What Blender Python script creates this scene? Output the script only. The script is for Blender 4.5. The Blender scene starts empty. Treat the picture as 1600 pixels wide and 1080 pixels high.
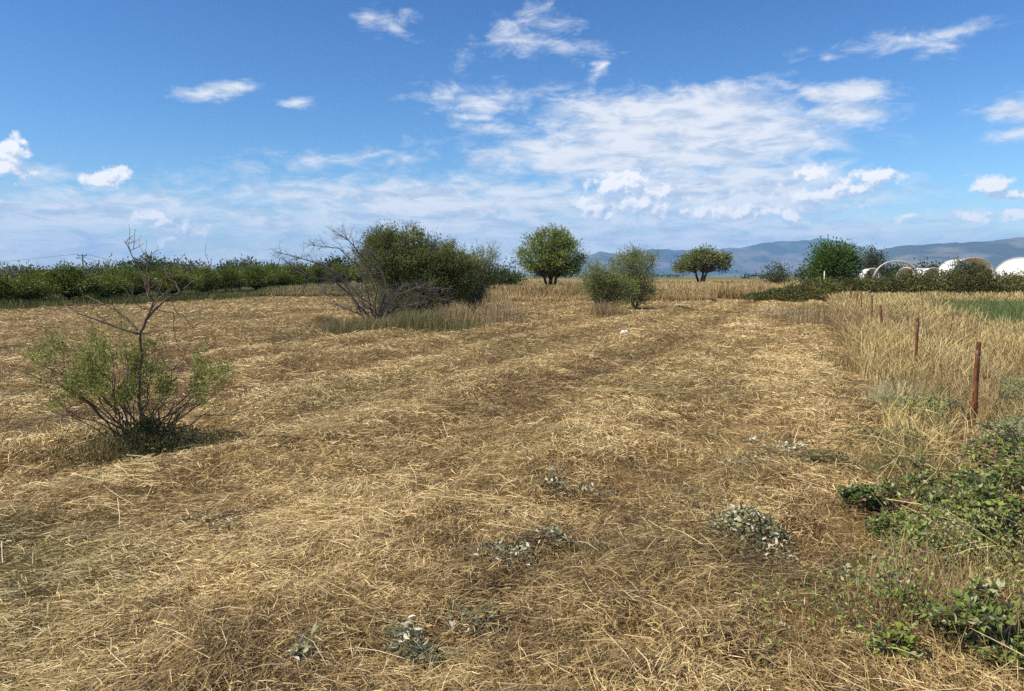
import bpy, math, random
import numpy as np
from mathutils import Vector

# ------------------------------------------------------------------ scene, camera, sky, sun
S = bpy.context.scene
COL = S.collection
rng = np.random.default_rng(7)
random.seed(7)

FPX = 1209.0            # focal length in pixels of the 1600 px wide photograph
HORIZ = 431.0           # row of the horizon in the photograph
EYE = 1.65
PITCH = math.atan((540.0 - HORIZ) / FPX)

cam_d = bpy.data.cameras.new('camera')
cam = bpy.data.objects.new('camera', cam_d)
COL.objects.link(cam)
cam_d.sensor_width = 36.0
cam_d.lens = 36.0 * FPX / 1600.0
cam_d.clip_start = 0.05
cam_d.clip_end = 60000.0
cam.location = (0, 0, EYE)
cam.rotation_euler = (math.pi / 2 - PITCH, 0, 0)
S.camera = cam

SUN_AZ = math.radians(-110.0)      # measured from +Y towards +X
SUN_EL = math.radians(47.0)
sun_vec = Vector((math.sin(SUN_AZ) * math.cos(SUN_EL), math.cos(SUN_AZ) * math.cos(SUN_EL), math.sin(SUN_EL)))
sun_d = bpy.data.lights.new('sun', 'SUN')
sun_d.energy = 4.9
sun_d.angle = math.radians(0.5)
sun_d.color = (1.0, 0.90, 0.74)
sun = bpy.data.objects.new('sun', sun_d)
COL.objects.link(sun)
sun.rotation_euler = sun_vec.to_track_quat('Z', 'Y').to_euler()
sun.location = (-30, -5, 40)

S.view_settings.view_transform = 'Standard'
S.view_settings.look = 'None'
S.view_settings.exposure = 0.56
S.view_settings.gamma = 1.0
S.view_settings.use_curve_mapping = False
S.cycles.max_bounces = 6
S.cycles.diffuse_bounces = 3
S.cycles.transmission_bounces = 3
S.cycles.volume_bounces = 1
S.cycles.use_denoising = False
S.cycles.use_adaptive_sampling = True
S.cycles.adaptive_threshold = 0.01


def pix_dir(px, py):
    """direction in the world of a pixel of the photograph (used for measuring)"""
    x = (px - 800.0) / FPX
    v = -(py - 540.0) / FPX
    c, s = math.cos(PITCH), math.sin(PITCH)
    return np.array([x, c + s * v, -s + c * v])


def azel(px, py):
    d = pix_dir(px, py)
    d = d / np.linalg.norm(d)
    return math.degrees(math.atan2(d[0], d[1])), math.degrees(math.asin(d[2]))


# ---- world: Nishita sky and a procedural cloud deck laid out by compass direction
W = bpy.data.worlds.new('World')
S.world = W
W.use_nodes = True
wt = W.node_tree
wt.nodes.clear()


class NT:
    def __init__(self, tree):
        self.t = tree

    def n(self, kind, **kw):
        nd = self.t.nodes.new(kind)
        for k, v in kw.items():
            setattr(nd, k, v)
        return nd

    def put(self, sock, v):
        if isinstance(v, bpy.types.NodeSocket):
            self.t.links.new(v, sock)
        else:
            sock.default_value = v

    def m(self, op, a, b=None, c=None, clamp=False):
        nd = self.n('ShaderNodeMath', operation=op, use_clamp=clamp)
        self.put(nd.inputs[0], a)
        if b is not None:
            self.put(nd.inputs[1], b)
        if c is not None:
            self.put(nd.inputs[2], c)
        return nd.outputs[0]

    def vm(self, op, a, b=None, out=0):
        nd = self.n('ShaderNodeVectorMath', operation=op)
        self.put(nd.inputs[0], a)
        if b is not None:
            if op == 'SCALE':
                self.put(nd.inputs['Scale'], b)
            else:
                self.put(nd.inputs[1], b)
        return nd.outputs['Value'] if op in ('LENGTH', 'DOT_PRODUCT') else nd.outputs[0]

    def xyz(self, x, y, z):
        nd = self.n('ShaderNodeCombineXYZ')
        for i, v in enumerate((x, y, z)):
            self.put(nd.inputs[i], v)
        return nd.outputs[0]

    def sstep(self, v, a, b):
        nd = self.n('ShaderNodeMapRange', interpolation_type='SMOOTHSTEP')
        self.put(nd.inputs['Value'], v)
        self.put(nd.inputs['From Min'], a)
        self.put(nd.inputs['From Max'], b)
        return nd.outputs[0]

    def lin(self, v, a, b, c, d):
        nd = self.n('ShaderNodeMapRange')
        self.put(nd.inputs['Value'], v)
        for k, q in zip(('From Min', 'From Max', 'To Min', 'To Max'), (a, b, c, d)):
            self.put(nd.inputs[k], q)
        return nd.outputs[0]

    def mix(self, f, a, b, blend='MIX'):
        nd = self.n('ShaderNodeMix', data_type='RGBA', blend_type=blend)
        self.put(nd.inputs[0], f)
        for s_, v in ((nd.inputs[6], a), (nd.inputs[7], b)):
            if isinstance(v, tuple) and len(v) == 3:
                v = v + (1.0,)
            self.put(s_, v)
        return nd.outputs[2]

    def noise(self, vec, scale, detail=4.0, rough=0.55, dist=0.0, dim='3D'):
        nd = self.n('ShaderNodeTexNoise', noise_dimensions=dim)
        if vec is not None:
            self.put(nd.inputs['Vector'], vec)
        nd.inputs['Scale'].default_value = scale
        nd.inputs['Detail'].default_value = detail
        nd.inputs['Roughness'].default_value = rough
        nd.inputs['Distortion'].default_value = dist
        return nd.outputs[0]


def lay_field(name, blobs):
    """node group: direction in degrees -> how deep inside the nearest cloud body"""
    g = bpy.data.node_groups.new(name, 'ShaderNodeTree')
    g.interface.new_socket('P', in_out='INPUT', socket_type='NodeSocketVector')
    g.interface.new_socket('F', in_out='OUTPUT', socket_type='NodeSocketFloat')
    q = NT(g)
    gi, go = q.n('NodeGroupInput'), q.n('NodeGroupOutput')
    acc = None
    for (cx, cy, hw, hh, rot, amp) in blobs:
        a0, e0 = azel(cx, cy)
        a1, _ = azel(cx + hw, cy)
        _, e1 = azel(cx, cy - hh)
        mp = q.n('ShaderNodeMapping', vector_type='TEXTURE')
        g.links.new(gi.outputs[0], mp.inputs['Vector'])
        mp.inputs['Location'].default_value = (a0, e0, 0)
        mp.inputs['Rotation'].default_value = (0, 0, math.radians(-rot))
        mp.inputs['Scale'].default_value = (abs(a1 - a0), abs(e1 - e0), 1)
        L = q.vm('LENGTH', mp.outputs[0])
        f = q.m('MULTIPLY_ADD', L, -amp, amp)
        acc = f if acc is None else q.m('SMOOTH_MAX', acc, f, 0.15)
    g.links.new(q.m('MAXIMUM', acc, -1.5), go.inputs[0])
    return g


# (x, y, half width, half height, tilt, strength) measured on the photograph
VEIL = [(1010, 240, 300, 40, -1, 1.35), (1060, 205, 250, 62, 3, 1.35), (1085, 160, 140, 28, -4, 1.0), (950, 165, 85, 16, 8, .42),
        (1215, 232, 100, 36, -6, .7), (700, 318, 360, 40, 0, .75), (720, 350, 680, 52, 0, .6), (560, 312, 170, 20, 3, .4), (850, 355, 380, 40, 0, .5),
        (1130, 295, 215, 50, 0, .95), (1080, 330, 330, 40, 0, .6), (1000, 378, 720, 36, 0, .75), (800, 408, 1100, 26, 0, .7), (110, 335, 220, 40, -4, .8), (90, 385, 300, 36, 0, .65),
        (742, 157, 58, 20, 0, .36), (746, 183, 32, 7, 0, .35), (785, 202, 58, 8, 0, .35), (602, 33, 28, 14, 0, .28), (790, 52, 45, 14, -30, .26),
        (845, 70, 52, 11, 8, .32), (860, 40, 24, 8, 0, .2), (935, 105, 19, 18, -30, .6), (1410, 66, 100, 11, -2, .36),
        (1460, 74, 34, 10, 0, .34), (1320, 145, 84, 17, 3, .8), (1318, 176, 78, 22, 5, .6), (1590, 172, 50, 20, 0, .45),
        (1592, 208, 48, 10, 0, .5), (335, 143, 46, 13, -10, .52), (461, 160, 26, 8, 0, .4), (515, 251, 62, 7, -6, .12),
        (607, 246, 26, 6, 0, .14), (458, 290, 34, 6, -4, .3), (110, 275, 60, 9, 0, .35)]
HEAP = [(24, 238, 27, 30, 0, .95), (8, 262, 50, 20, 0, .7), (165, 280, 42, 17, -16, .8), (240, 342, 50, 13, -4, .6), (285, 365, 40, 16, -20, .35),
        (968, 288, 50, 22, 0, .85), (1000, 318, 78, 32, 0, .6), (928, 325, 30, 24, 30, .6), (955, 338, 16, 12, 0, .7), (1370, 277, 46, 15, 4, .85),
        (1330, 294, 60, 14, 0, .75), (1270, 270, 42, 12, 0, .55), (1238, 339, 24, 12, 22, .8), (1550, 288, 42, 16, 0, .9),
        (1580, 302, 50, 9, 0, .7), (1522, 341, 30, 9, 8, .75), (1590, 338, 30, 13, 0, .75), (1420, 338, 22, 6, 0, .55),
        (1280, 305, 90, 16, 0, .4), (1140, 330, 130, 16, 0, .36)]

w = NT(wt)
tc = w.n('ShaderNodeTexCoord')
dirv = w.vm('NORMALIZE', tc.outputs['Generated'])
sep = w.n('ShaderNodeSeparateXYZ')
wt.links.new(dirv, sep.inputs[0])
az = w.m('MULTIPLY', w.m('ARCTAN2', sep.outputs[0], sep.outputs[1]), 180 / math.pi)
el = w.m('MULTIPLY', w.m('ARCSINE', sep.outputs[2]), 180 / math.pi)
P0 = w.xyz(az, el, 0.0)
# ragged edges: push the lookup about with two noises
wn = w.n('ShaderNodeTexNoise', noise_dimensions='3D')
wt.links.new(w.xyz(w.m('MULTIPLY', az, .5), el, 0.0), wn.inputs['Vector'])
wn.inputs['Scale'].default_value = 0.9
wn.inputs['Detail'].default_value = 5.0
wn.inputs['Roughness'].default_value = 0.6
warp = w.vm('SUBTRACT', wn.outputs['Color'], (.5, .5, .5))
PV = w.vm('ADD', P0, w.vm('MULTIPLY', warp, (3.4, 1.3, 0)))
PH = w.vm('ADD', P0, w.vm('MULTIPLY', warp, (1.6, 1.4, 0)))
gv, gh = lay_field('veil field', VEIL), lay_field('heap field', HEAP)


def grp(g, vec):
    nd = w.n('ShaderNodeGroup')
    nd.node_tree = g
    wt.links.new(vec, nd.inputs[0])
    return nd.outputs[0]


fv = grp(gv, PV)
tilt = w.n('ShaderNodeMapping', vector_type='POINT')
wt.links.new(P0, tilt.inputs['Vector'])
tilt.inputs['Rotation'].default_value = (0, 0, math.radians(-9))
tilt.inputs['Scale'].default_value = (.42, 1.0, 1)
nv = w.noise(tilt.outputs[0], 0.95, 7.0, 0.62, 0.5)
dv = w.m('ADD', w.m('ADD', fv, .34), w.m('MULTIPLY', w.m('SUBTRACT', nv, .5), 1.75))
av = w.m('MULTIPLY', w.sstep(dv, 0.0, 0.92), 0.93)
tilt2 = w.n('ShaderNodeMapping', vector_type='POINT')
wt.links.new(w.vm('ADD', P0, w.xyz(3.0, 0.5, 4.0)), tilt2.inputs['Vector'])
tilt2.inputs['Rotation'].default_value = (0, 0, math.radians(-9))
tilt2.inputs['Scale'].default_value = (.32, 1.15, 1)
nv2 = w.noise(tilt2.outputs[0], 1.0, 6.0, 0.6, 0.4)
veil_col = w.mix(w.sstep(nv2, .32, .60), (.38, .45, .55), (.66, .665, .68))

fh = grp(gh, PH)
PL = w.vm('ADD', PH, w.xyz(-.45, .75, 0.0))
fh2 = grp(gh, PL)
nh = w.noise(P0, 1.05, 7.0, 0.58)
nh2 = w.noise(w.vm('ADD', P0, w.xyz(-.22, .36, 0.0)), 1.05, 7.0, 0.58)
dh = w.m('ADD', w.m('ADD', fh, .12), w.m('MULTIPLY', w.m('SUBTRACT', nh, .5), 1.9))
ah = w.m('MULTIPLY', w.sstep(dh, 0.05, 0.5), 0.95)
lit = w.m('ADD', w.m('MULTIPLY', w.m('SUBTRACT', fh, fh2), .75), w.m('MULTIPLY', w.m('SUBTRACT', nh, nh2), 2.2))
heap_col = w.mix(w.sstep(lit, -.32, .42), (.38, .46, .58), (.80, .775, .75))

sky = w.n('ShaderNodeTexSky', sky_type='NISHITA')
sky.sun_disc = False
sky.sun_elevation = SUN_EL
sky.sun_rotation = SUN_AZ
sky.altitude = 0.0
sky.air_density = 1.0
sky.dust_density = 0.25
sky.ozone_density = 2.2
STR = 0.087
skc = w.mix(1.0, sky.outputs[0], (STR * .58, STR * .82, STR * 1.13), 'MULTIPLY')
ss_ = w.n('ShaderNodeSeparateColor')
wt.links.new(skc, ss_.inputs[0])
cc_ = w.n('ShaderNodeCombineColor')
for i_, (gam, k__) in enumerate(((1.7, 3.5), (1.5, 1.82), (1.3, 1.16))):
    wt.links.new(w.m('MULTIPLY', w.m('POWER', w.m('MINIMUM', ss_.outputs[i_], 1.1), gam), k__), cc_.inputs[i_])
c1 = w.mix(av, cc_.outputs[0], veil_col)
c2 = w.mix(ah, c1, heap_col)
# below the horizon the sky is hidden by the ground
bg = w.n('ShaderNodeBackground')
wt.links.new(c2, bg.inputs[0])
bg.inputs[1].default_value = 1.0
wo = w.n('ShaderNodeOutputWorld')
wt.links.new(bg.outputs[0], wo.inputs[0])


# ------------------------------------------------------------------ helpers
def tag(o, label=None, cat=None, group=None, kind=None):
    if label:
        o['label'] = label
    if cat:
        o['category'] = cat
    if group:
        o['group'] = group
    if kind:
        o['kind'] = kind
    return o


def empty(name, loc):
    o = bpy.data.objects.new(name, None)
    o.empty_display_size = 0.2
    COL.objects.link(o)
    o.location = loc
    return o


_tab = np.random.default_rng(99).random((256, 256))


def vnoise(x, y, seed=0):
    x = np.asarray(x, float) + seed * 17.31
    y = np.asarray(y, float) + seed * 9.77
    xi, yi = np.floor(x).astype(int), np.floor(y).astype(int)
    fx, fy = x - xi, y - yi
    fx = fx * fx * (3 - 2 * fx)
    fy = fy * fy * (3 - 2 * fy)
    a = _tab[xi & 255, yi & 255]
    b = _tab[(xi + 1) & 255, yi & 255]
    c = _tab[xi & 255, (yi + 1) & 255]
    d = _tab[(xi + 1) & 255, (yi + 1) & 255]
    return (a * (1 - fx) + b * fx) * (1 - fy) + (c * (1 - fx) + d * fx) * fy


def fbm(x, y, seed=0, octv=4):
    t, amp, tot = 0.0, 1.0, 0.0
    for k in range(octv):
        t = t + amp * vnoise(np.asarray(x) * 2 ** k, np.asarray(y) * 2 ** k, seed + k)
        tot += amp
        amp *= 0.5
    return t / tot


FK = 0.393                                   # the fence runs along (FK, 1)


def side(x, y):
    """metres to the right of the fence line"""
    return ((x - 5.08) - FK * (y - 8.4)) / math.hypot(1, FK)


def orchard_x(y):
    return -27.2 + (y - 36.0) * 0.125


def smooth(a, b, v):
    t = np.clip((v - a) / (b - a), 0, 1)
    return t * t * (3 - 2 * t)


def back_edge(x):
    return 51.0 + 12.0 * smooth(-4.0, -14.0, x)


def mown(x, y):
    e = (fbm(x * .7, y * .7, 5, 3) - .5) * 1.1
    return (side(x, y) < -0.95 + e * .8) & (y < back_edge(x) + e * 2) & (x > orchard_x(y) + 2.6 + e * 2)


def ground_z(x, y):
    x = np.asarray(x, float)
    y = np.asarray(y, float)
    r = np.hypot(x, y)
    s = side(x, y)
    near = 1 - smooth(45, 75, r)
    big = (fbm(x * .06, y * .06, 21, 2) - .5) * .22 * smooth(4, 14, r) * (1 - smooth(60, 160, r))
    # mounds of mown hay strung along the mower's passes
    u = s + (fbm(x * .25, y * .25, 3, 2) - .5) * 2.2
    v = x * FK + y
    row = (fbm(u * 1.2, v * .42, 31, 3) - .5) * .19
    lump = (fbm(x * 2.9, y * 2.9, 41, 3) - .5) * .13
    swell = .05 * np.sin((s + (u - s) * .3) * 2.75 + 1.1 * (fbm(v * .3, u * .3, 85, 2) - .5)) * smooth(3, 8, y)
    return big + near * (row + lump + swell)


def gz(x, y):
    return float(ground_z(x, y))


def at(px, py, d):
    """point on a pixel's line of sight at depth d along +Y"""
    q = pix_dir(px, py)
    return np.array([q[0], q[1], q[2]]) * (d / q[1]) + np.array([0, 0, EYE])


def on_ground(px, py):
    q = pix_dir(px, py)
    t = -EYE / q[2]
    for _ in range(4):
        p = q * t
        t = (gz(p[0], p[1]) - EYE) / q[2]
    p = q * t
    return np.array([p[0], p[1], gz(p[0], p[1])])


class Acc:
    """collects shapes with one colour per vertex, and links them as ONE mesh"""

    def __init__(self):
        self.v, self.f, self.c, self.n = [], [], [], 0

    def add(self, v, f, c):
        v = np.asarray(v, np.float32).reshape(-1, 3)
        if not len(v):
            return
        c = np.asarray(c, np.float32)
        if c.ndim == 1:
            c = np.repeat(c[None, :3], len(v), 0)
        self.v.append(v)
        self.c.append(c[:, :3])
        self.f.append(np.asarray(f, np.int32) + self.n)
        self.n += len(v)

    def build(self, name, mat, parent=None, smooth_=False, origin=None):
        me = bpy.data.meshes.new(name)
        v = np.concatenate(self.v)
        c = np.concatenate(self.c)
        if origin is None and parent is not None:
            origin = np.array(parent.location)
        if origin is not None:
            v = v - np.asarray(origin, np.float32)
        tot = np.concatenate([np.full(len(f), f.shape[1], np.int32) for f in self.f])
        idx = np.concatenate([f.ravel() for f in self.f]).astype(np.int32)
        start = np.concatenate([[0], np.cumsum(tot)[:-1]]).astype(np.int32)
        me.vertices.add(len(v))
        me.vertices.foreach_set('co', v.astype(np.float32).ravel())
        me.loops.add(len(idx))
        me.loops.foreach_set('vertex_index', idx)
        me.polygons.add(len(tot))
        me.polygons.foreach_set('loop_start', start)
        me.polygons.foreach_set('loop_total', tot)
        if smooth_:
            me.polygons.foreach_set('use_smooth', np.ones(len(tot), bool))
        at_ = me.attributes.new('tint', 'FLOAT_COLOR', 'POINT')
        at_.data.foreach_set('color', np.concatenate([c, np.ones((len(c), 1), np.float32)], 1).ravel())
        me.update(calc_edges=True)
        me.materials.append(mat)
        o = bpy.data.objects.new(name, me)
        COL.objects.link(o)
        if parent is not None:
            o.parent = parent
        elif origin is not None:
            o.location = origin
        return o


def unit(a):
    return a / np.maximum(np.linalg.norm(a, axis=-1, keepdims=True), 1e-9)


def tubes(acc, segs, cols, sides=4):
    """segs: rows of p0(3) p1(3) r0 r1"""
    s = np.asarray(segs, float).reshape(-1, 8)
    if not len(s):
        return
    n = len(s)
    p0, p1, r0, r1 = s[:, :3], s[:, 3:6], s[:, 6], s[:, 7]
    d = unit(p1 - p0)
    ref = np.where(np.abs(d[:, 2:3]) > .9, np.array([[1., 0, 0]]), np.array([[0, 0, 1.]]))
    a = unit(np.cross(d, ref))
    b = np.cross(d, a)
    p1 = p1 + d * (r1 * .4)[:, None]
    ang = np.arange(sides) * 2 * math.pi / sides
    ring = a[:, None, :] * np.cos(ang)[None, :, None] + b[:, None, :] * np.sin(ang)[None, :, None]
    v = np.concatenate([p0[:, None] + ring * r0[:, None, None], p1[:, None] + ring * r1[:, None, None]], 1)
    f = np.array([[k, (k + 1) % sides, sides + (k + 1) % sides, sides + k] for k in range(sides)])
    F = (np.arange(n)[:, None, None] * 2 * sides + f[None]).reshape(-1, 4)
    cols = np.asarray(cols, float)
    if cols.ndim == 1:
        cols = np.repeat(cols[None], n, 0)
    acc.add(v.reshape(-1, 3), F, np.repeat(cols, 2 * sides, 0))


LEAF_V = np.array([[0, 0, 0], [-.42, .42, .06], [0, 1, -.05], [.42, .42, .06]])
LEAF_F = np.array([[0, 3, 2, 1]])
OVATE_V = np.array([[0, 0, 0], [-.40, .22, .10], [-.44, .52, .12], [-.2, .84, .05], [0, 1.05, -.10], [.2, .84, .05],
                    [.44, .52, .12], [.40, .22, .10], [0, .30, 0], [0, .62, -.01]])
OVATE_F = np.array([[0, 8, 1], [1, 8, 2], [8, 9, 2], [2, 9, 3], [3, 9, 4], [0, 7, 8], [7, 6, 8], [6, 9, 8], [6, 5, 9], [5, 4, 9]])


def leaves(acc, pos, axis, L, Wd, cols, near=False, up=0.35, r=rng):
    """one leaf per row of pos; axis = which way its tip points"""
    pos = np.asarray(pos, float)
    n = len(pos)
    if not n:
        return
    ax = unit(np.asarray(axis, float) + r.normal(0, .35, (n, 3)))
    nr = r.normal(0, 1, (n, 3))
    nr[:, 2] += up * 2
    nr = unit(nr - ax * (nr * ax).sum(1, keepdims=True))
    sx = np.cross(ax, nr)
    T, F = (OVATE_V, OVATE_F) if near else (LEAF_V, LEAF_F)
    L = np.broadcast_to(np.asarray(L, float), (n,))[:, None, None]
    Wd = np.broadcast_to(np.asarray(Wd, float), (n,))[:, None, None]
    v = pos[:, None] + sx[:, None] * T[None, :, 0:1] * Wd + ax[:, None] * T[None, :, 1:2] * L + nr[:, None] * T[None, :, 2:3] * L
    m = len(T)
    f = (np.arange(n)[:, None, None] * m + F[None]).reshape(-1, F.shape[1])
    cols = np.asarray(cols, float)
    if cols.ndim == 1:
        cols = np.repeat(cols[None], n, 0)
    acc.add(v.reshape(-1, 3), f, np.repeat(cols, m, 0))


def mixc(a, b, t):
    a, b = np.asarray(a, float), np.asarray(b, float)
    t = np.asarray(t, float)[..., None]
    return a * (1 - t) + b * t


def straws(acc, x, y, z, ang, L, Wd, pitch, cols, r=rng, bend=.12):
    n = len(x)
    ca, sa, cp, sp = np.cos(ang), np.sin(ang), np.cos(pitch), np.sin(pitch)
    d = np.stack([ca * cp, sa * cp, sp], 1)
    side_ = np.stack([-sa, ca, np.zeros(n)], 1)
    upv = np.cross(d, side_)
    roll = r.uniform(-1.1, 1.1, n)
    wv = side_ * np.cos(roll)[:, None] + upv * np.sin(roll)[:, None]
    c = np.stack([x, y, z], 1)
    b = side_ * (r.normal(0, bend, n) * L)[:, None] + np.array([0, 0, 1.]) * (np.abs(r.normal(0, .05, n)) * L)[:, None]
    e0, e1 = c - d * (L * .5)[:, None], c + d * (L * .5)[:, None]
    hw = (Wd * .5)[:, None]
    v = np.stack([e0 - wv * hw, e0 + wv * hw, c + b - wv * hw, c + b + wv * hw, e1 - wv * hw * .5, e1 + wv * hw * .5], 1)
    f = np.array([[0, 1, 3, 2], [2, 3, 5, 4]])
    F = (np.arange(n)[:, None, None] * 6 + f[None]).reshape(-1, 4)
    acc.add(v.reshape(-1, 3), F, np.repeat(cols, 6, 0))


def blades(acc, x, y, z, H, Wd, lean, cols, r=rng, head=0.0):
    """standing grass: curved tapering blades, with a seed head if head > 0"""
    n = len(x)
    a = r.uniform(0, 2 * math.pi, n)
    ln = np.stack([np.cos(a), np.sin(a)], 1) * (np.abs(r.normal(0, 1, n)) * lean * H)[:, None]
    face = r.uniform(0, math.pi, n)
    wv = np.stack([np.cos(face), np.sin(face), np.zeros(n)], 1) * (Wd * .5)[:, None]
    p0 = np.stack([x, y, z - .02], 1)
    p1 = p0 + np.concatenate([ln * .3, (H * .55)[:, None]], 1)
    p2 = p0 + np.concatenate([ln, (H * np.sqrt(np.clip(1 - (lean * .6) ** 2, .4, 1)))[:, None]], 1)
    k = .25 + head
    v = np.stack([p0 - wv, p0 + wv, p1 - wv * .8, p1 + wv * .8, p2 - wv * k, p2 + wv * k], 1)
    f = np.array([[0, 1, 3, 2], [2, 3, 5, 4]])
    F = (np.arange(n)[:, None, None] * 6 + f[None]).reshape(-1, 4)
    acc.add(v.reshape(-1, 3), F, np.repeat(cols, 6, 0))


# ------------------------------------------------------------------ materials
def base_mat(name):
    m = bpy.data.materials.new(name)
    m.use_nodes = True
    m.node_tree.nodes.clear()
    return m, NT(m.node_tree)


def fibre_mat(name, trans=.25, rough=.55, under=None, noise_scale=30.0, spec=.35):
    """leaves, straw and twigs: the colour each blade carries, varied by a noise; under = colour of the underside"""
    m, q = base_mat(name)
    at_ = q.n('ShaderNodeAttribute', attribute_name='tint')
    tcn = q.n('ShaderNodeTexCoord')
    nz = q.noise(tcn.outputs['Object'], noise_scale, 3.0)
    col = q.mix(1.0, at_.outputs['Color'], q.mix(nz, (.78, .78, .78), (1.2, 1.2, 1.2)), 'MULTIPLY')
    if under is not None:
        ge = q.n('ShaderNodeNewGeometry')
        col = q.mix(ge.outputs['Backfacing'], col, under)
    pb = q.n('ShaderNodeBsdfPrincipled')
    m.node_tree.links.new(col, pb.inputs['Base Color'])
    pb.inputs['Roughness'].default_value = rough
    pb.inputs['Specular IOR Level'].default_value = spec
    sh = pb.outputs[0]
    if trans > 0:
        tr = q.n('ShaderNodeBsdfTranslucent')
        m.node_tree.links.new(col, tr.inputs['Color'])
        mx = q.n('ShaderNodeMixShader')
        mx.inputs[0].default_value = trans
        m.node_tree.links.new(sh, mx.inputs[1])
        m.node_tree.links.new(tr.outputs[0], mx.inputs[2])
        sh = mx.outputs[0]
    out = q.n('ShaderNodeOutputMaterial')
    m.node_tree.links.new(sh, out.inputs[0])
    return m


def solid_mat(name, c1, c2, scale=8.0, rough=.7, bump=.0, spec=.3, metal=0.0, stretch=(1, 1, 1)):
    m, q = base_mat(name)
    tcn = q.n('ShaderNodeTexCoord')
    mp = q.n('ShaderNodeMapping')
    m.node_tree.links.new(tcn.outputs['Object'], mp.inputs['Vector'])
    mp.inputs['Scale'].default_value = stretch
    nz = q.noise(mp.outputs[0], scale, 6.0, .62)
    col = q.mix(q.sstep(nz, .35, .65), c1, c2)
    pb = q.n('ShaderNodeBsdfPrincipled')
    m.node_tree.links.new(col, pb.inputs['Base Color'])
    pb.inputs['Roughness'].default_value = rough
    pb.inputs['Metallic'].default_value = metal
    pb.inputs['Specular IOR Level'].default_value = spec
    if bump:
        bp = q.n('ShaderNodeBump')
        bp.inputs['Strength'].default_value = bump
        bp.inputs['Distance'].default_value = .02
        m.node_tree.links.new(nz, bp.inputs['Height'])
        m.node_tree.links.new(bp.outputs[0], pb.inputs['Normal'])
    out = q.n('ShaderNodeOutputMaterial')
    m.node_tree.links.new(pb.outputs[0], out.inputs[0])
    return m


M_STRAW = fibre_mat('straw', .12, .5, None, 9.0, .4)
M_GRASS = fibre_mat('grass', .3, .55, None, 4.0, .3)
M_LEAF = fibre_mat('leaf', .38, .5, None, 3.0, .35)
M_BRAMBLE = fibre_mat('bramble leaf', .25, .65, (.38, .38, .21), 18.0, .2)
M_BARK = fibre_mat('bark', 0.0, .85, None, 40.0, .15)
M_POST = solid_mat('rusty post', (.26, .085, .035), (.07, .034, .022), 38.0, .85, .9, .15, 0, (1, 1, .22))
M_WIRE = solid_mat('wire', (.42, .40, .36), (.26, .22, .18), 30.0, .5, 0, .5, .6)
M_FILM = solid_mat('white plastic film', (.78, .78, .77), (.68, .69, .69), 1.2, .45, .25, .4)
M_HOOP = solid_mat('galvanised hoop', (.52, .50, .48), (.38, .36, .34), 3.0, .5, 0, .5, .3)
M_WHITEPAINT = solid_mat('white painted stake', (.72, .71, .68), (.6, .58, .54), 6.0, .6)
M_ROOF = solid_mat('brown roof', (.10, .065, .05), (.065, .045, .038), .8, .8)
M_WALL = solid_mat('orange wall', (.42, .17, .06), (.34, .14, .06), .7, .85)
M_POLE = solid_mat('dark pole', (.07, .065, .06), (.045, .04, .04), 2.0, .8)
M_BAG = solid_mat('crumpled paper', (.82, .82, .80), (.70, .70, .68), 20.0, .6, .4)

# ------------------------------------------------------------------ haze: the air between here and the mountains
hz = bpy.data.meshes.new('haze')
X0, X1, Y0, Y1, Z0, Z1 = -9000, 15000, -400, 16500, -6, 760
hz.from_pydata([(x, y, z) for z in (Z0, Z1) for y in (Y0, Y1) for x in (X0, X1)], [],
               [(0, 2, 3, 1), (4, 5, 7, 6), (0, 1, 5, 4), (2, 6, 7, 3), (0, 4, 6, 2), (1, 3, 7, 5)])
haze = bpy.data.objects.new('haze', hz)
COL.objects.link(haze)
tag(haze, 'thin blue haze in front of the far mountains', 'haze', None, 'stuff')
mh, q = base_mat('haze')
pv = q.n('ShaderNodeVolumePrincipled')
pv.inputs['Color'].default_value = (.26, .53, .97, 1)
pv.inputs['Density'].default_value = 0.00006
pv.inputs['Anisotropy'].default_value = 0.0
out = q.n('ShaderNodeOutputMaterial')
mh.node_tree.links.new(pv.outputs[0], out.inputs['Volume'])
hz.materials.append(mh)

# ------------------------------------------------------------------ ground: one sheet to the horizon
def axis_pts(lo, hi, step, grow):
    a = [0.0]
    s = step
    while a[-1] < hi:
        s = step if a[-1] < 9 else s * grow
        a.append(a[-1] + s)
    b = [0.0]
    s = step
    while b[-1] > lo:
        s = step if b[-1] > -6 else s * grow
        b.append(b[-1] - s)
    return np.array(sorted(set(a + b)))


gx = axis_pts(-14500, 14500, .11, 1.03)
gx = np.clip(gx, -14500, 14500)
gy0 = axis_pts(-380, 15800, .11, 1.022)
gy = np.clip(gy0, -380, 15800)
GX, GY = np.meshgrid(gx, gy)
GZ = ground_z(GX, GY) - .015
nx_, ny_ = len(gx), len(gy)
ii = (np.arange(ny_ - 1)[:, None] * nx_ + np.arange(nx_ - 1)[None]).ravel()
gF = np.stack([ii, ii + 1, ii + nx_ + 1, ii + nx_], 1)
mo = mown(GX, GY)
rr = np.hypot(GX, GY)
tone = fbm(GX * .9, GY * .9, 51, 4)
gc = mixc((.15, .097, .044), (.29, .20, .088), tone)                         # mown: litter and soil
grn = smooth(.52, .68, fbm(GX * .33, GY * .33, 61, 3))[..., None] * .5
gc = gc * (1 - grn) + np.array([.15, .13, .05]) * grn
dry = mixc((.22, .155, .075), (.30, .21, .10), tone)
gc = np.where(mo[..., None], gc, dry)
meadow = (smooth(2.2, 3.2, side(GX, GY)) * smooth(19, 22, GY) * (1 - smooth(44, 46, GY)))[..., None]
gc = gc * (1 - meadow) + np.array([.10, .125, .045]) * meadow
orch = smooth(2.6, 1.2, GX - orchard_x(GY))[..., None] * ((GY > 10) & (GY < 400))[..., None]
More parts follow.
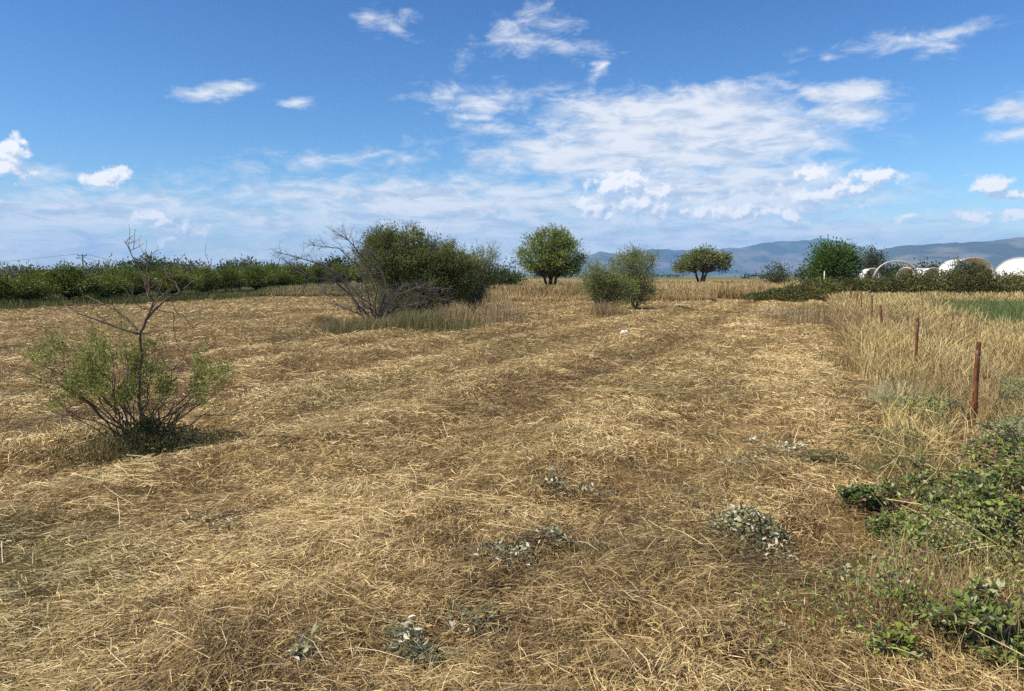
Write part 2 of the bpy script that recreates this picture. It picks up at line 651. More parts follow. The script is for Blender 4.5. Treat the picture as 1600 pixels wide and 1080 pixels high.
gc = gc * (1 - orch) + np.array([.085, .095, .038]) * orch
far = smooth(140, 260, rr)[..., None]
strip = np.where(fbm(GX * .004, GY * .0016, 71, 2)[..., None] > .5, np.array([.14, .15, .07]), np.array([.26, .21, .11]))
gc = gc * (1 - far) + strip * far
ga = Acc()
ga.add(np.stack([GX, GY, GZ], -1).reshape(-1, 3), gF, gc.reshape(-1, 3))
mg, q = base_mat('ground')
at_ = q.n('ShaderNodeAttribute', attribute_name='tint')
tcn = q.n('ShaderNodeTexCoord')
n1 = q.noise(tcn.outputs['Object'], 55.0, 5.0, .65)
n2 = q.noise(tcn.outputs['Object'], 7.0, 5.0, .6)
col = q.mix(1.0, at_.outputs['Color'], q.mix(q.sstep(n1, .3, .7), (.55, .53, .5), (1.45, 1.45, 1.4)), 'MULTIPLY')
col = q.mix(1.0, col, q.mix(q.sstep(n2, .3, .7), (.8, .78, .76), (1.2, 1.2, 1.18)), 'MULTIPLY')
pb = q.n('ShaderNodeBsdfPrincipled')
mg.node_tree.links.new(col, pb.inputs['Base Color'])
pb.inputs['Roughness'].default_value = .9
pb.inputs['Specular IOR Level'].default_value = .1
bp = q.n('ShaderNodeBump')
bp.inputs['Strength'].default_value = .6
bp.inputs['Distance'].default_value = .02
mg.node_tree.links.new(n1, bp.inputs['Height'])
mg.node_tree.links.new(bp.outputs[0], pb.inputs['Normal'])
out = q.n('ShaderNodeOutputMaterial')
mg.node_tree.links.new(pb.outputs[0], out.inputs[0])
ground = ga.build('ground', mg, None, True)
tag(ground, 'flat dry field and plain reaching to the foot of the mountains', 'ground', None, 'structure')


# ------------------------------------------------------------------ mountains
def ridge(name, prof, dist, depth, label, seed, cols):
    px = np.array([p[0] for p in prof], float)
    py = np.array([p[1] for p in prof], float)
    n, k = 320, 60
    pp = np.linspace(px[0], px[-1], n)
    hh = (HORIZ - np.interp(pp, px, py)) / FPX * dist + EYE
    X = (pp - 800) / FPX * dist
    hh = hh + (fbm(X / 300, X * 0, seed, 6) - .5) * 110 * np.clip(hh / 250, 0, 1)
    t = np.linspace(-1, 1, k)
    prof_t = np.clip(1 - np.abs(t), 0, 1) ** 1.15
    XX = np.repeat(X[None], k, 0)
    YY = dist + t[:, None] * depth + (fbm(XX / 900, t[:, None] * 2 + XX * 0, seed + 2, 3) - .5) * depth * .5 * (1 - np.abs(t[:, None]))
    spur = fbm(XX / 380, t[:, None] * 1.6 + XX * 0, seed + 5, 6)
    fac = prof_t[:, None] * (1 + (spur - .5) * 1.9 * (1 - prof_t[:, None]))
    ZZ = np.maximum(hh[None] * fac, 0) - 4
    i2 = (np.arange(k - 1)[:, None] * n + np.arange(n - 1)[None]).ravel()
    a = Acc()
    cc = mixc(cols[0], cols[1], smooth(.38, .62, fbm(XX / 340, YY / 340, seed + 9, 5)))
    a.add(np.stack([XX, YY, ZZ], -1).reshape(-1, 3), np.stack([i2, i2 + 1, i2 + n + 1, i2 + n], 1), cc.reshape(-1, 3))
    o = a.build(name, M_ROCK, None, True)
    tag(o, label, 'mountain', None, 'structure')
    return o


M_ROCK = fibre_mat('mountain scrub and rock', 0.0, .95, None, .01, .05)
ridge('mountains', [(780, 431), (840, 428), (880, 414), (912, 401), (935, 393), (965, 396), (1010, 392), (1075, 388), (1105, 391),
                    (1145, 388), (1185, 382), (1222, 374), (1250, 374), (1290, 370), (1312, 377), (1340, 386), (1390, 392), (1440, 398),
                    (1500, 402), (1600, 398), (1760, 405), (1900, 428)], 11500, 2400,
      'far blue mountain ridge behind the flat-topped tree', 11, ((.05, .07, .065), (.13, .13, .12)))
ridge('mountains', [(1290, 431), (1340, 418), (1372, 403), (1400, 391), (1430, 385), (1500, 379), (1560, 372), (1600, 370), (1680, 376),
                    (1800, 384), (1950, 400), (2100, 431)], 7500, 1700,
      'nearer grey-blue mountain ridge rising behind the white tunnels', 23, ((.055, .07, .06), (.16, .15, .13)))
ridge('mountains', [(40, 431), (75, 428), (95, 421), (110, 417), (122, 417), (135, 418), (150, 422), (175, 427), (210, 431)], 10500, 900,
      'small far hill behind the utility pole', 37, ((.14, .15, .10), (.26, .24, .2)))


# ------------------------------------------------------------------ hay and stubble on the mown field
def hay_tint(x, y, n, r, top=0.0):
    """pale, tan, brown and greenish straw in patches drawn out along the mower's passes"""
    s = side(x, y)
    u = s + (fbm(x * .25, y * .25, 3, 2) - .5) * 2.0
    v = x * FK + y
    band = fbm(u * .75, v * .16, 81, 3)
    swath = .5 + .5 * np.sin((s + (u - s) * .3) * 2.75 + 1.1 * (fbm(v * .3, u * .3, 85, 2) - .5))
    patch = .45 * fbm(x * 1.1, y * 1.1, 91, 3) + .55 * fbm(x * 3.1, y * 3.1, 93, 3)
    path = np.exp(-((s + 2.6 + .5 * np.sin(y * .35)) / 1.15) ** 2) * smooth(4, 9, y)
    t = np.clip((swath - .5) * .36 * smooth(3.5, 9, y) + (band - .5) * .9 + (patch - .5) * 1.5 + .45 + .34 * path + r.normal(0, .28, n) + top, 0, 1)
    c = np.where((t < .5)[:, None], mixc((.13, .086, .04), (.415, .288, .112), t * 2), mixc((.415, .288, .112), (.73, .575, .285), t * 2 - 1))
    g = smooth(.56, .70, fbm(x * .38, y * .38, 61, 3)) * .38 + smooth(.60, .74, fbm(x * 1.1, y * 1.1, 63, 2)) * .35
    g = g + .8 * np.exp(-(((x + 2.9) / .75) ** 2 + ((y - 4.35) / .55) ** 2))
    g = np.clip(g, 0, .9) * (r.random(n) < .6)
    green = mixc((.16, .15, .05), (.34, .30, .13), r.random(n))
    return c * (1 - g[:, None]) + green * g[:, None]


hay = Acc()
N = 920000
r_ = np.exp(rng.uniform(math.log(2.0), math.log(70.0), N))
th = rng.uniform(-.78, .78, N)
x, y = r_ * np.sin(th), r_ * np.cos(th)
ok = (mown(x, y) | ((side(x, y) < 1.2) & (y < 9) & (rng.random(N) < .6))) & (rng.random(N) < .35 + 1.1 * smooth(.28, .55, fbm(x * 2.3, y * 2.3, 103, 3)))
x, y, r_ = x[ok], y[ok], r_[ok]
n = len(x)
flow = math.atan2(1, FK) + (fbm(x * .7, y * .7, 101, 3) - .5) * 4.5
ang = np.where(rng.random(n) < .52, flow + rng.normal(0, .55, n), rng.uniform(0, 2 * math.pi, n))
short = rng.random(n) < .82
L = np.where(short, rng.gamma(3.0, .014, n) + .012, rng.gamma(2.4, .038, n) + .04) * np.maximum(1, r_ / 6) ** .38
Wd = rng.uniform(.0012, .0036, n) * np.maximum(1, r_ / 3.7) ** .74 * np.where(short, 1.15, .95)
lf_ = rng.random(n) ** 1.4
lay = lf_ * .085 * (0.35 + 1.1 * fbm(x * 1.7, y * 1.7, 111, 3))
straws(hay, x, y, ground_z(x, y) + lay + .003, ang, L, Wd, rng.normal(0, .28, n), hay_tint(x, y, n, rng, (lf_ - .44) * .42), rng, .05)  # upper straw paler: bleaching, with sunlit tops and shaded gaps painted in too
# wisps: bundles of long straw lying side by side
NB = 260
rb = np.exp(rng.uniform(math.log(2.3), math.log(40.0), NB))
tb = rng.uniform(-.74, .74, NB)
for k in range(NB):
    bx, by = rb[k] * math.sin(tb[k]), rb[k] * math.cos(tb[k])
    if not mown(np.array([bx]), np.array([by]))[0]:
        continue
    m = random.randint(35, 110)
    a0 = math.atan2(1, FK) + (float(fbm(bx * .45, by * .45, 101, 3)) - .5) * 5.5 + random.gauss(0, .35)
    ln, wd = random.uniform(.15, .4), random.uniform(.06, .15)
    al, ac = rng.normal(0, ln, m), rng.normal(0, wd, m)
    xx, yy = bx + al * math.cos(a0) - ac * math.sin(a0), by + al * math.sin(a0) + ac * math.cos(a0)
    hump = .075 * np.exp(-(al / .4) ** 2 - (ac / .13) ** 2)
    cc = hay_tint(xx, yy, m, rng, .12) * random.uniform(.9, 1.2)
    straws(hay, xx, yy, ground_z(xx, yy) + .035 + hump * rng.random(m), a0 + rng.normal(0, .20, m), rng.uniform(.10, .30, m),
           rng.uniform(.0016, .003, m) * max(1, rb[k] / 3.6) ** .8, rng.normal(0, .12, m), np.minimum(cc, .75))
# long pale stalks scattered on top
m = 900
rs = np.exp(rng.uniform(math.log(2.3), math.log(30.0), m))
ts = rng.uniform(-.74, .74, m)
xs, ys = rs * np.sin(ts), rs * np.cos(ts)
ok = mown(xs, ys)
xs, ys, rs = xs[ok], ys[ok], rs[ok]
m = len(xs)
straws(hay, xs, ys, ground_z(xs, ys) + .06 + rng.random(m) * .03, rng.uniform(0, 6.28, m), rng.uniform(.12, .42, m),
       rng.uniform(.002, .0034, m) * np.maximum(1, rs / 4.5) ** .8, rng.normal(.06, .10, m), mixc((.52, .40, .20), (.70, .60, .38), rng.random(m)), rng, .04)
ho = hay.build('hay', M_STRAW)
tag(ho, 'cut dry hay lying in tan and brown swathes over the mown field', 'hay', None, 'stuff')

stub = Acc()
N = 170000
r_ = np.exp(rng.uniform(math.log(2.0), math.log(60.0), N))
th = rng.uniform(-.78, .78, N)
x, y = r_ * np.sin(th), r_ * np.cos(th)
ok = mown(x, y) & (fbm(x * .8, y * .8, 121, 3) > .42)
x, y, r_ = x[ok], y[ok], r_[ok]
n = len(x)
blades(stub, x, y, ground_z(x, y), rng.uniform(.03, .11, n), rng.uniform(.0018, .0036, n) * np.maximum(1, r_ / 4) ** .85, .7, hay_tint(x, y, n, rng))
so = stub.build('stubble', M_STRAW)
tag(so, 'short cut stubble standing between the hay', 'stubble', None, 'stuff')


# ------------------------------------------------------------------ standing grass
def scatter(n, x0, x1, y0, y1, keep):
    x = rng.uniform(x0, x1, n)
    y = rng.uniform(y0, y1, n)
    k = keep(x, y)
    return x[k], y[k]


def dist_w(x, y, w0, d0):
    return w0 * np.maximum(1, np.hypot(x, y) / d0) ** .9


DRY_A, DRY_B = (.20, .14, .06), (.60, .475, .205)
# right of the fence: uncut dry grass
ga_ = Acc()
for (n, y0, y1, h0, h1) in ((30000, 2.0, 8.0, .10, .42), (34000, 8.0, 22.0, .22, .60), (52000, 22.0, 50.0, .32, .72)):
    yy = rng.uniform(y0, y1, n)
    ss = -0.95 + np.abs(rng.normal(0, 1, n)) * (.9 + yy * .22)
    xx = 5.08 + FK * (yy - 8.4) + ss * math.hypot(1, FK)
    e = (fbm(xx * .7, yy * .7, 5, 3) - .5) * .9
    md = smooth(2.2, 3.4, ss + e * 1.5) * smooth(18, 21, yy + e * 3) * (1 - smooth(43, 45, yy))
    keep = (ss > -0.95 + e) & (rng.random(n) > md) & (fbm(xx * .8, yy * .8, 131, 3) > .30 + .2 * rng.random(n)) & (np.abs(xx) < yy * .82 + 2) & ~((np.abs(xx / yy - .604) < .03) & (yy > 6.6) & (yy < 8.35) & (rng.random(n) < .85))
    xx, yy = xx[keep], yy[keep]
    t = np.clip(fbm(xx * .9, yy * .9, 141, 3) * 1.7 - .33 + rng.normal(0, .27, len(xx)), 0, 1)
    c = mixc(DRY_A, DRY_B, t)
    blades(ga_, xx, yy, ground_z(xx, yy), rng.uniform(.35, 1.0, len(xx)) * np.minimum(.74, .10 + .033 * yy) * (.75 + .45 * fbm(xx * .4, yy * .4, 151, 2)), dist_w(xx, yy, .0042, 5), .55, c, rng, .3)
tag(ga_.build('tall_dry_grass', M_STRAW), 'uncut tall dry grass along the stake fence', 'tall grass', None, 'stuff')
# field beyond the mown part
gb = Acc()
for (n, d0, d1) in ((90000, 0, 7), (70000, 7, 95)):
    xx = rng.uniform(-24, 46, n)
    yy = back_edge(xx) + d0 + (rng.random(n) ** 1.5) * (d1 - d0) + (fbm(xx * .5, xx * 0, 5, 2) - .5) * 2
    k = (xx > orchard_x(yy) + 2) & (side(xx, yy) < 2.5 + (yy - 50) * .1) & ((xx < 13.5) | (yy > 57))
    xx, yy = xx[k], yy[k]
    t = np.clip(fbm(xx * .22, yy * .22, 161, 3) * 1.2 - .2 + rng.normal(0, .2, len(xx)), 0, 1)
    c = mixc((.28, .195, .08), (.55, .415, .19), t)
    lft = smooth(-6, -14, xx)[:, None] * .8
    c = c * (1 - lft) + mixc((.16, .16, .06), (.33, .28, .13), t) * lft
    blades(gb, xx, yy, ground_z(xx, yy), rng.uniform(.4, 1.0, len(xx)) * (.4 + .6 * smooth(-.5, 4.5, yy - back_edge(xx))) * (.7 + .5 * fbm(xx * .15, yy * .15, 171, 2)), dist_w(xx, yy, .0045, 8) * 1.2, .22, c, rng, .5)
tag(gb.build('tall_dry_grass', M_STRAW), 'tall reddish dry grass in the uncut field behind the mown part', 'tall grass', None, 'stuff')
# green weeds in front of the orchard
gc_ = Acc()
n = 60000
yy = rng.uniform(22, 100, n)
xx = orchard_x(yy) + rng.uniform(-2.5, 3.4, n) + (fbm(yy * .5, yy * 0, 7, 3) - .5) * 1.5
t = np.clip(fbm(xx * .5, yy * .5, 181, 3) * 1.2 - .1 + rng.normal(0, .2, n), 0, 1)
blades(gc_, xx, yy, ground_z(xx, yy), rng.uniform(.15, .5, n), dist_w(xx, yy, .005, 8) * 1.2, .3, mixc((.05, .075, .02), (.21, .21, .07), t), rng, .1)
tag(gc_.build('green_weeds', M_GRASS), 'rough green weeds along the foot of the orchard', 'weeds', None, 'stuff')
# green meadow on the far right
gd = Acc()
n = 60000
yy = rng.uniform(17, 46, n)
xx = 5.08 + FK * (yy - 8.4) + rng.uniform(2.2, 30, n)
e = (fbm(xx * .7, yy * .7, 5, 3) - .5)
k = (rng.random(n) < smooth(18, 21, yy + e * 3) * smooth(2.2, 3.4, side(xx, yy) + e * 1.5)) & (np.abs(xx) < yy * .85 + 2)
xx, yy = xx[k], yy[k]
t = np.clip(fbm(xx * .4, yy * .4, 191, 3) * 1.3 - .15 + rng.normal(0, .15, len(xx)), 0, 1)
blades(gd, xx, yy, ground_z(xx, yy), rng.uniform(.15, .42, len(xx)), dist_w(xx, yy, .005, 8), .45, mixc((.075, .12, .035), (.22, .25, .09), t), rng)
tag(gd.build('meadow_grass', M_GRASS), 'patch of short green grass beyond the stake fence', 'grass', None, 'stuff')


# ------------------------------------------------------------------ shrubs and trees
def path_segs(p0, p1, r0, r1, k=5, wig=.06, sag=0.0, r=random):
    """a slightly crooked limb from p0 to p1"""
    p0, p1 = np.asarray(p0, float), np.asarray(p1, float)
    L = np.linalg.norm(p1 - p0)
    pts = [p0]
    for i in range(1, k):
        t = i / k
        q_ = p0 + (p1 - p0) * t + np.array([r.gauss(0, wig), r.gauss(0, wig), r.gauss(0, wig * .6)]) * L * .5
        q_[2] += sag * L * t * (1 - t) * 4
        pts.append(q_)
    pts.append(p1)
    out_ = []
    for i in range(k):
        ra = r0 + (r1 - r0) * i / k
        rb_ = r0 + (r1 - r0) * (i + 1) / k
        out_.append(np.concatenate([pts[i], pts[i + 1], [ra, rb_]]))
    return out_, pts


def twigs(segs, p, d, L, rad, depth, spread=.7, up=.1, kids=3, tips=None, r=random):
    """recursive bare branching"""
    k = 3
    pts = [np.asarray(p, float)]
    dd = np.asarray(d, float)
    dd = dd / np.linalg.norm(dd)
    for i in range(k):
        dd = dd + np.array([r.gauss(0, .16), r.gauss(0, .16), r.gauss(0, .13) + up * .3])
        dd = dd / np.linalg.norm(dd)
        pts.append(pts[-1] + dd * L / k)
        segs.append(np.concatenate([pts[-2], pts[-1], [rad * (1 - .25 * i / k * 2), rad * (1 - .25 * (i + 1) / k * 2)]]))
        if tips is not None and depth <= 1:
            tips.append((pts[-1], dd))
    if depth > 0:
        for j in range(kids):
            b = pts[r.randint(1, k)] if j else pts[-1]
            nd = dd + np.array([r.gauss(0, spread), r.gauss(0, spread), r.gauss(0, spread * .7) + up])
            twigs(segs, b, nd, L * r.uniform(.5, .8), rad * .58, depth - 1, spread, up, kids, tips, r)


def crown_tree(name, label, cat, base, blobs, n_clump, per, leaf, cols, bark=(.10, .075, .055), trunks=1, trunk_r=.08, fork=.3, clump_r=.3,
               shoots=0, shoot_len=.5, seed=1, group=None, hollow=.45, near=False, up=.3, gap=0.0, twig=True, mat=None, shoot_up=.8):
    """blobs: (dx, dy, z, rx, ry, rz) ellipsoids of the crown around the base; leaves sit in clumps at the ends of limbs"""
    R = np.random.default_rng(seed)
    pr = random.Random(seed)
    base = np.asarray(base, float)
    root = empty(name, base)
    tag(root, label, cat, group)
    wood, fol = Acc(), Acc()
    segs = []
    vol = np.array([b[3] * b[4] * b[5] for b in blobs]) ** .75
    pick = R.choice(len(blobs), n_clump, p=vol / vol.sum())
    u = unit(R.normal(0, 1, (n_clump, 3)))
    rad = hollow + (1 - hollow) * R.random(n_clump) ** .6
    B = np.array(blobs, float)[pick]
    ctr = base + B[:, :3] + u * rad[:, None] * B[:, 3:]
    ctr[:, 2] = np.maximum(ctr[:, 2], base[2] + .06)
    zs = [b[2] for b in blobs]
    fk = base + np.array([0, 0, fork])
    stems = []
    for t in range(trunks):
        a = t / trunks * 6.28 + pr.random() * 2
        o = np.array([math.cos(a), math.sin(a), 0]) * trunk_r * (1.2 if trunks > 1 else 0)
        tip = fk + np.array([math.cos(a), math.sin(a), 0]) * fork * (.45 if trunks > 1 else .05)
        sg, _ = path_segs(base + o - np.array([0, 0, .05]), tip, trunk_r * 1.15, trunk_r * .75, 4, .05, 0, pr)
        segs += sg
        stems.append(tip)
    tubes(wood, segs, np.array(bark), 7)
    segs = []
    for c in ctr:
        s0 = min(stems, key=lambda s_: np.linalg.norm((s_ - c)[:2]) + pr.random() * .3)
        d_ = np.linalg.norm(c - s0)
        sg, _ = path_segs(s0, c, trunk_r * pr.uniform(.18, .42), trunk_r * .05 + .002, 4, .07, .04, pr)
        segs += sg
    cl_t = R.random(n_clump)
    ca, cb = np.asarray(cols[0], float), np.asarray(cols[1], float)
    cnt = np.maximum(3, (per * R.uniform(.55, 1.45, n_clump))).astype(int)
    idx = np.repeat(np.arange(n_clump), cnt)
    off = R.normal(0, 1, (len(idx), 3)) * clump_r * np.array([1, 1, .75])
    off *= R.uniform(.75, 1.25, n_clump)[idx][:, None]
    pos = ctr[idx] + off
    k = pos[:, 2] > base[2] + .03
    if gap:
        g = fbm(pos[:, 0] / gap + pos[:, 1] * .7 / gap, pos[:, 2] / gap, seed, 2)
        k &= g > .36
    pos, off, idx = pos[k], off[k], idx[k]
    axd = unit(off) * .7 + u[idx] * .5 + np.array([0, 0, up])
    tcol = np.clip(.15 + .7 * cl_t[idx] + R.normal(0, .22, len(idx)), 0, 1)
    L_ = leaf[0] * R.uniform(.6, 1.3, len(idx))
    leaves(fol, pos, axd, L_, L_ * leaf[1], mixc(ca, cb, tcol), near, up, R)
    if twig:
        j = R.choice(len(pos), min(len(pos), n_clump * 6), replace=False)
        for q_ in j:
            segs.append(np.concatenate([ctr[idx[q_]], pos[q_], [trunk_r * .06 + .002, .0015]]))
    for s_ in range(shoots):
        i = pr.randrange(n_clump)
        d_ = u[i] * (1 - shoot_up) + np.array([pr.gauss(0, .3), pr.gauss(0, .3), shoot_up])
        d_ = d_ / np.linalg.norm(d_)
        L0 = shoot_len * pr.uniform(.5, 1.3)
        sg, pts = path_segs(ctr[i], ctr[i] + d_ * L0, .006 + trunk_r * .03, .002, 3, .06, 0, pr)
        segs += sg
        m = max(4, int(per * .35))
        tt = R.random(m)
        p_ = ctr[i] + d_ * (L0 * tt)[:, None] + R.normal(0, .03 + leaf[0] * .25, (m, 3))
        leaves(fol, p_, np.repeat(d_[None], m, 0) + R.normal(0, .5, (m, 3)), leaf[0] * R.uniform(.5, 1.1, m), leaf[0] * leaf[1] * .9,
               mixc(ca, cb, np.clip(R.normal(.65, .2, m), 0, 1)), near, up, R)
    tubes(wood, segs, np.array(bark) * 1.15, 4)
    wood.build('branches' if trunks > 1 else 'trunk', M_BARK, root)
    fol.build('crown', mat or M_LEAF, root)
    return root


def copy_tree(o, loc, rot, sc):
    c = o.copy()
    COL.objects.link(c)
    c.location = loc
    c.rotation_euler = (0, 0, rot)
    c.scale = sc
    for ch in o.children:
        d_ = ch.copy()
        COL.objects.link(d_)
        d_.parent = c
    return c


ORD = ['first', 'second', 'third', 'fourth', 'fifth', 'sixth', 'seventh', 'eighth', 'ninth', 'tenth', 'eleventh', 'twelfth', 'thirteenth',
       'fourteenth', 'fifteenth', 'sixteenth', 'seventeenth', 'eighteenth', 'nineteenth', 'twentieth']

# ---- the orchard on the left: a front row and a second row behind it
OC = ((.038, .06, .010), (.21, .26, .035))
protos = []
ys_ = [33.4, 36.2, 38.9, 41.9, 45.2, 48.6, 52.4, 56.3, 60.4, 64.8, 69.5, 74.4, 79.6, 85.0, 91.0, 97.5]
for i, yv in enumerate(ys_):
    xv = orchard_x(yv) + random.uniform(-.35, .35)
    lab = 'small dark green orchard tree, %s from the left edge along the front row' % ORD[i]
    loc = (xv, yv, gz(xv, yv))
    if i < 3:
        o = crown_tree('orchard_tree', lab, 'tree', loc,
                       [(0, 0, 1.45, 1.6, 1.6, .80), (-.6, .2, 1.1, 1.15, 1.2, .50), (.7, -.2, 1.2, 1.1, 1.1, .5), (.1, 0, 2.0, .95, .95, .45)],
                       100, 78, (.14, .5), OC, (.06, .045, .035), 1, .09, .5, .24, 26, .4, 300 + i, 'orchard trees in the front row', .35)
        o.scale = (1, 1, (.70, .64, .70)[i])
        protos.append(o)
    else:
        s_ = random.uniform(.85, 1.12)
        o = copy_tree(protos[i % 3], loc, random.uniform(0, 6.28), (s_, s_, (.68 + (yv - 33) * .0076) * random.uniform(.85, 1.2)))
        o['label'] = lab
for i, yv in enumerate([41, 45, 49.5, 54, 59, 64.5, 71, 78, 86]):
    xv = orchard_x(yv) - 5.2 + random.uniform(-.4, .4)
    s_ = random.uniform(1.0, 1.15)
    o = copy_tree(protos[(i + 1) % 3], (xv, yv, gz(xv, yv)), random.uniform(0, 6.28), (s_, s_, (.66 + (yv - 33) * .0075) * random.uniform(.88, 1.12)))
    o['group'] = 'orchard trees in the second row'
    o['label'] = 'orchard tree showing its top behind the front row, %s from the left in that row' % ORD[i]


def top_h(py, d):
    return EYE + (HORIZ - py) / FPX * d


# ---- trees behind the orchard
def far_tree(name, label, px, ptop, d, wpx, cols, seed, per=40, n=70, leaf=None, rz=.5, cat='tree', trunk=.16, low=.25, squash=1.0, shoots=10):
    H = top_h(ptop, d)
    Wm = wpx / FPX * d * .5
    xv = (px - 800) / FPX * d
    lf = leaf or .0035 * d
    zc = H * (1 + low) / 2
    hz_ = H * (1 - low) / 2
    return crown_tree(name, label, cat, (xv, d, gz(xv, d)), [(0, 0, zc, Wm * .92, Wm * .92 * squash, hz_ * .9), (-Wm * .35, 0, zc - hz_ * .2, Wm * .6, Wm * .6, hz_ * .62),
                                                             (Wm * .38, 0, zc - hz_ * .15, Wm * .58, Wm * .58, hz_ * .66)],
                      n, per, (lf, .55), cols, (.07, .055, .045), 1, trunk, H * max(.12, low * .9), lf * 1.9, shoots, lf * 3, seed, None, .4)


GREY = ((.07, .085, .045), (.17, .185, .10))
DARK = ((.03, .05, .016), (.09, .125, .032))
MID = ((.05, .078, .016), (.18, .22, .045))
far_tree('olive_tree', 'grey-green tree top above the orchard at the left edge of the photo', 22, 418, 105, 95, GREY, 401)
far_tree('olive_tree', 'grey-green low tree right of the utility pole above the orchard', 170, 416, 110, 90, GREY, 402)
far_tree('broadleaf_tree', 'darker rounded tree rising highest above the orchard behind the bare shrub', 236, 403, 100, 95, ((.03, .05, .018), (.09, .115, .035)), 403, 46, 90)
far_tree('broadleaf_tree', 'greyish bushy tree right of the highest one above the orchard', 288, 412, 98, 70, GREY, 404)
far_tree('cypress_tree', 'thin dark cypress left of the second utility pole', 363, 411, 190, 9, DARK, 405, 30, 40, None, .5, 'tree', .12, .05)
far_tree('cypress_tree', 'small dark cypress tip left of the thin dark cypress', 354, 418, 185, 9, DARK, 415, 30, 30, None, .5, 'tree', .12, .05)
far_tree('olive_tree', 'grey tree top right of the second utility pole', 388, 413, 120, 42, GREY, 406)
far_tree('broadleaf_tree', 'rounded bright green tree at the right end of the orchard', 425, 413, 86, 62, MID, 407, 50, 80, .26)
far_tree('broadleaf_tree', 'low green tree behind the grey dead bush', 480, 422, 98, 70, MID, 408, 46, 70)
far_tree('broadleaf_tree', 'dark tree behind the twigs of the dead bush', 527, 407, 120, 34, DARK, 409, 46, 60)
far_tree('broadleaf_tree', 'low dense green tree between the big bush and the round tree', 782, 412, 78, 66, ((.03, .055, .012), (.095, .14, .03)), 410, 50, 80, .24, .5, 'tree', .12, .08)
far_tree('shrub', 'small dark bush standing alone on the tall grass right of the flat-topped tree', 1211, 413, 96, 34, ((.04, .055, .02), (.12, .14, .05)), 411, 40, 36, .26, .5, 'bush', .08, .12)
far_tree('broadleaf_tree', 'largest dark green leafy tree left of the white tunnels', 1303, 380, 100, 68, ((.03, .07, .014), (.13, .215, .04)), 412, 85, 150, .34, .5, 'tree', .2, .12, 1.0, 12)
far_tree('shrub', 'low green bush at the left foot of the large dark green tree', 1262, 417, 104, 46, DARK, 413, 40, 40, .3, .5, 'bush', .08, .05)
far_tree('pine_tree', 'smaller blue-green tree right of the large dark green tree', 1357, 388, 128, 34, ((.04, .06, .035), (.10, .135, .08)), 414, 50, 50, .34, .5, 'tree', .16, .3)

# ---- round tree on three dark stems
p = on_ground(860, 456)
d_ = p[1]
H = top_h(357, d_)
k_ = d_ / FPX
crown_tree('round_tree', 'round green tree with dark stems standing alone left of centre', 'tree', p,
           [(0, 0, H * .60, 50 * k_, 46 * k_, H * .36), (-16 * k_, 0, H * .5, 36 * k_, 34 * k_, H * .25), (18 * k_, 0, H * .5, 35 * k_, 34 * k_, H * .24), (2 * k_, 0, H * .78, 28 * k_, 28 * k_, H * .2)],
           260, 62, (.24, .38), ((.085, .125, .024), (.32, .39, .085)), (.055, .042, .034), 4, .17, H * .22, .30, 150, .75, 501, None, .42, False, .4, 0, True, None, .45)

# ---- flat-topped, leaning tree in the far grass
d_ = 118.0
k_ = d_ / FPX
xb = (1094 - 800) * k_
H = top_h(386, d_)
crown_tree('umbrella_tree', 'flat-topped spreading tree in the tall grass before the mountains', 'tree', (xb, d_, gz(xb, d_)),
           [(6 * k_, 0, H * .76, 30 * k_, 30 * k_, H * .20), (24 * k_, 0, H * .66, 22 * k_, 24 * k_, H * .17), (-24 * k_, 0, H * .62, 15 * k_, 18 * k_, H * .17), (-6 * k_, 0, H * .66, 16 * k_, 18 * k_, H * .16),
            (34 * k_, 0, H * .56, 12 * k_, 12 * k_, H * .14), (-28 * k_, 0, H * .5, 11 * k_, 12 * k_, H * .14), (6 * k_, 4, H * .6, 30 * k_, 16 * k_, H * .16)],
           170, 52, (.34, .45), ((.085, .11, .035), (.28, .31, .105)), (.075, .06, .05), 3, .2, H * .34, .40, 40, .7, 502, None, .3)

# ---- thorn shrub of two halves right of the round tree
p = on_ground(992, 481)
d_ = p[1]
k_ = d_ / FPX
crown_tree('thorn_shrub', 'loose green thorn shrub with upright shoots right of the round tree', 'bush', p,
           [(-8 * k_, 0, 60 * k_, 40 * k_, 32 * k_, 32 * k_), (-6 * k_, 0, 28 * k_, 42 * k_, 32 * k_, 24 * k_), (10 * k_, 0, 72 * k_, 26 * k_, 20 * k_, 22 * k_)],
           210, 62, (.095, .38), ((.10, .135, .035), (.36, .40, .12)), (.12, .09, .075), 8, .035, .5, .17, 170, .55, 503, None, .2, False, .4)
p = on_ground(938, 488)
d_ = p[1]
k_ = d_ / FPX
crown_tree('thorn_shrub', 'smaller grey twiggy shrub at the left foot of the loose thorn shrub', 'bush', p,
           [(0, 0, 40 * k_, 32 * k_, 26 * k_, 26 * k_), (-12 * k_, 0, 62 * k_, 18 * k_, 16 * k_, 20 * k_), (24 * k_, 0, 32 * k_, 32 * k_, 22 * k_, 24 * k_)],
           190, 60, (.088, .36), ((.10, .13, .042), (.34, .375, .13)), (.14, .11, .085), 9, .022, .35, .16, 120, .5, 504, None, .2, False, .4)

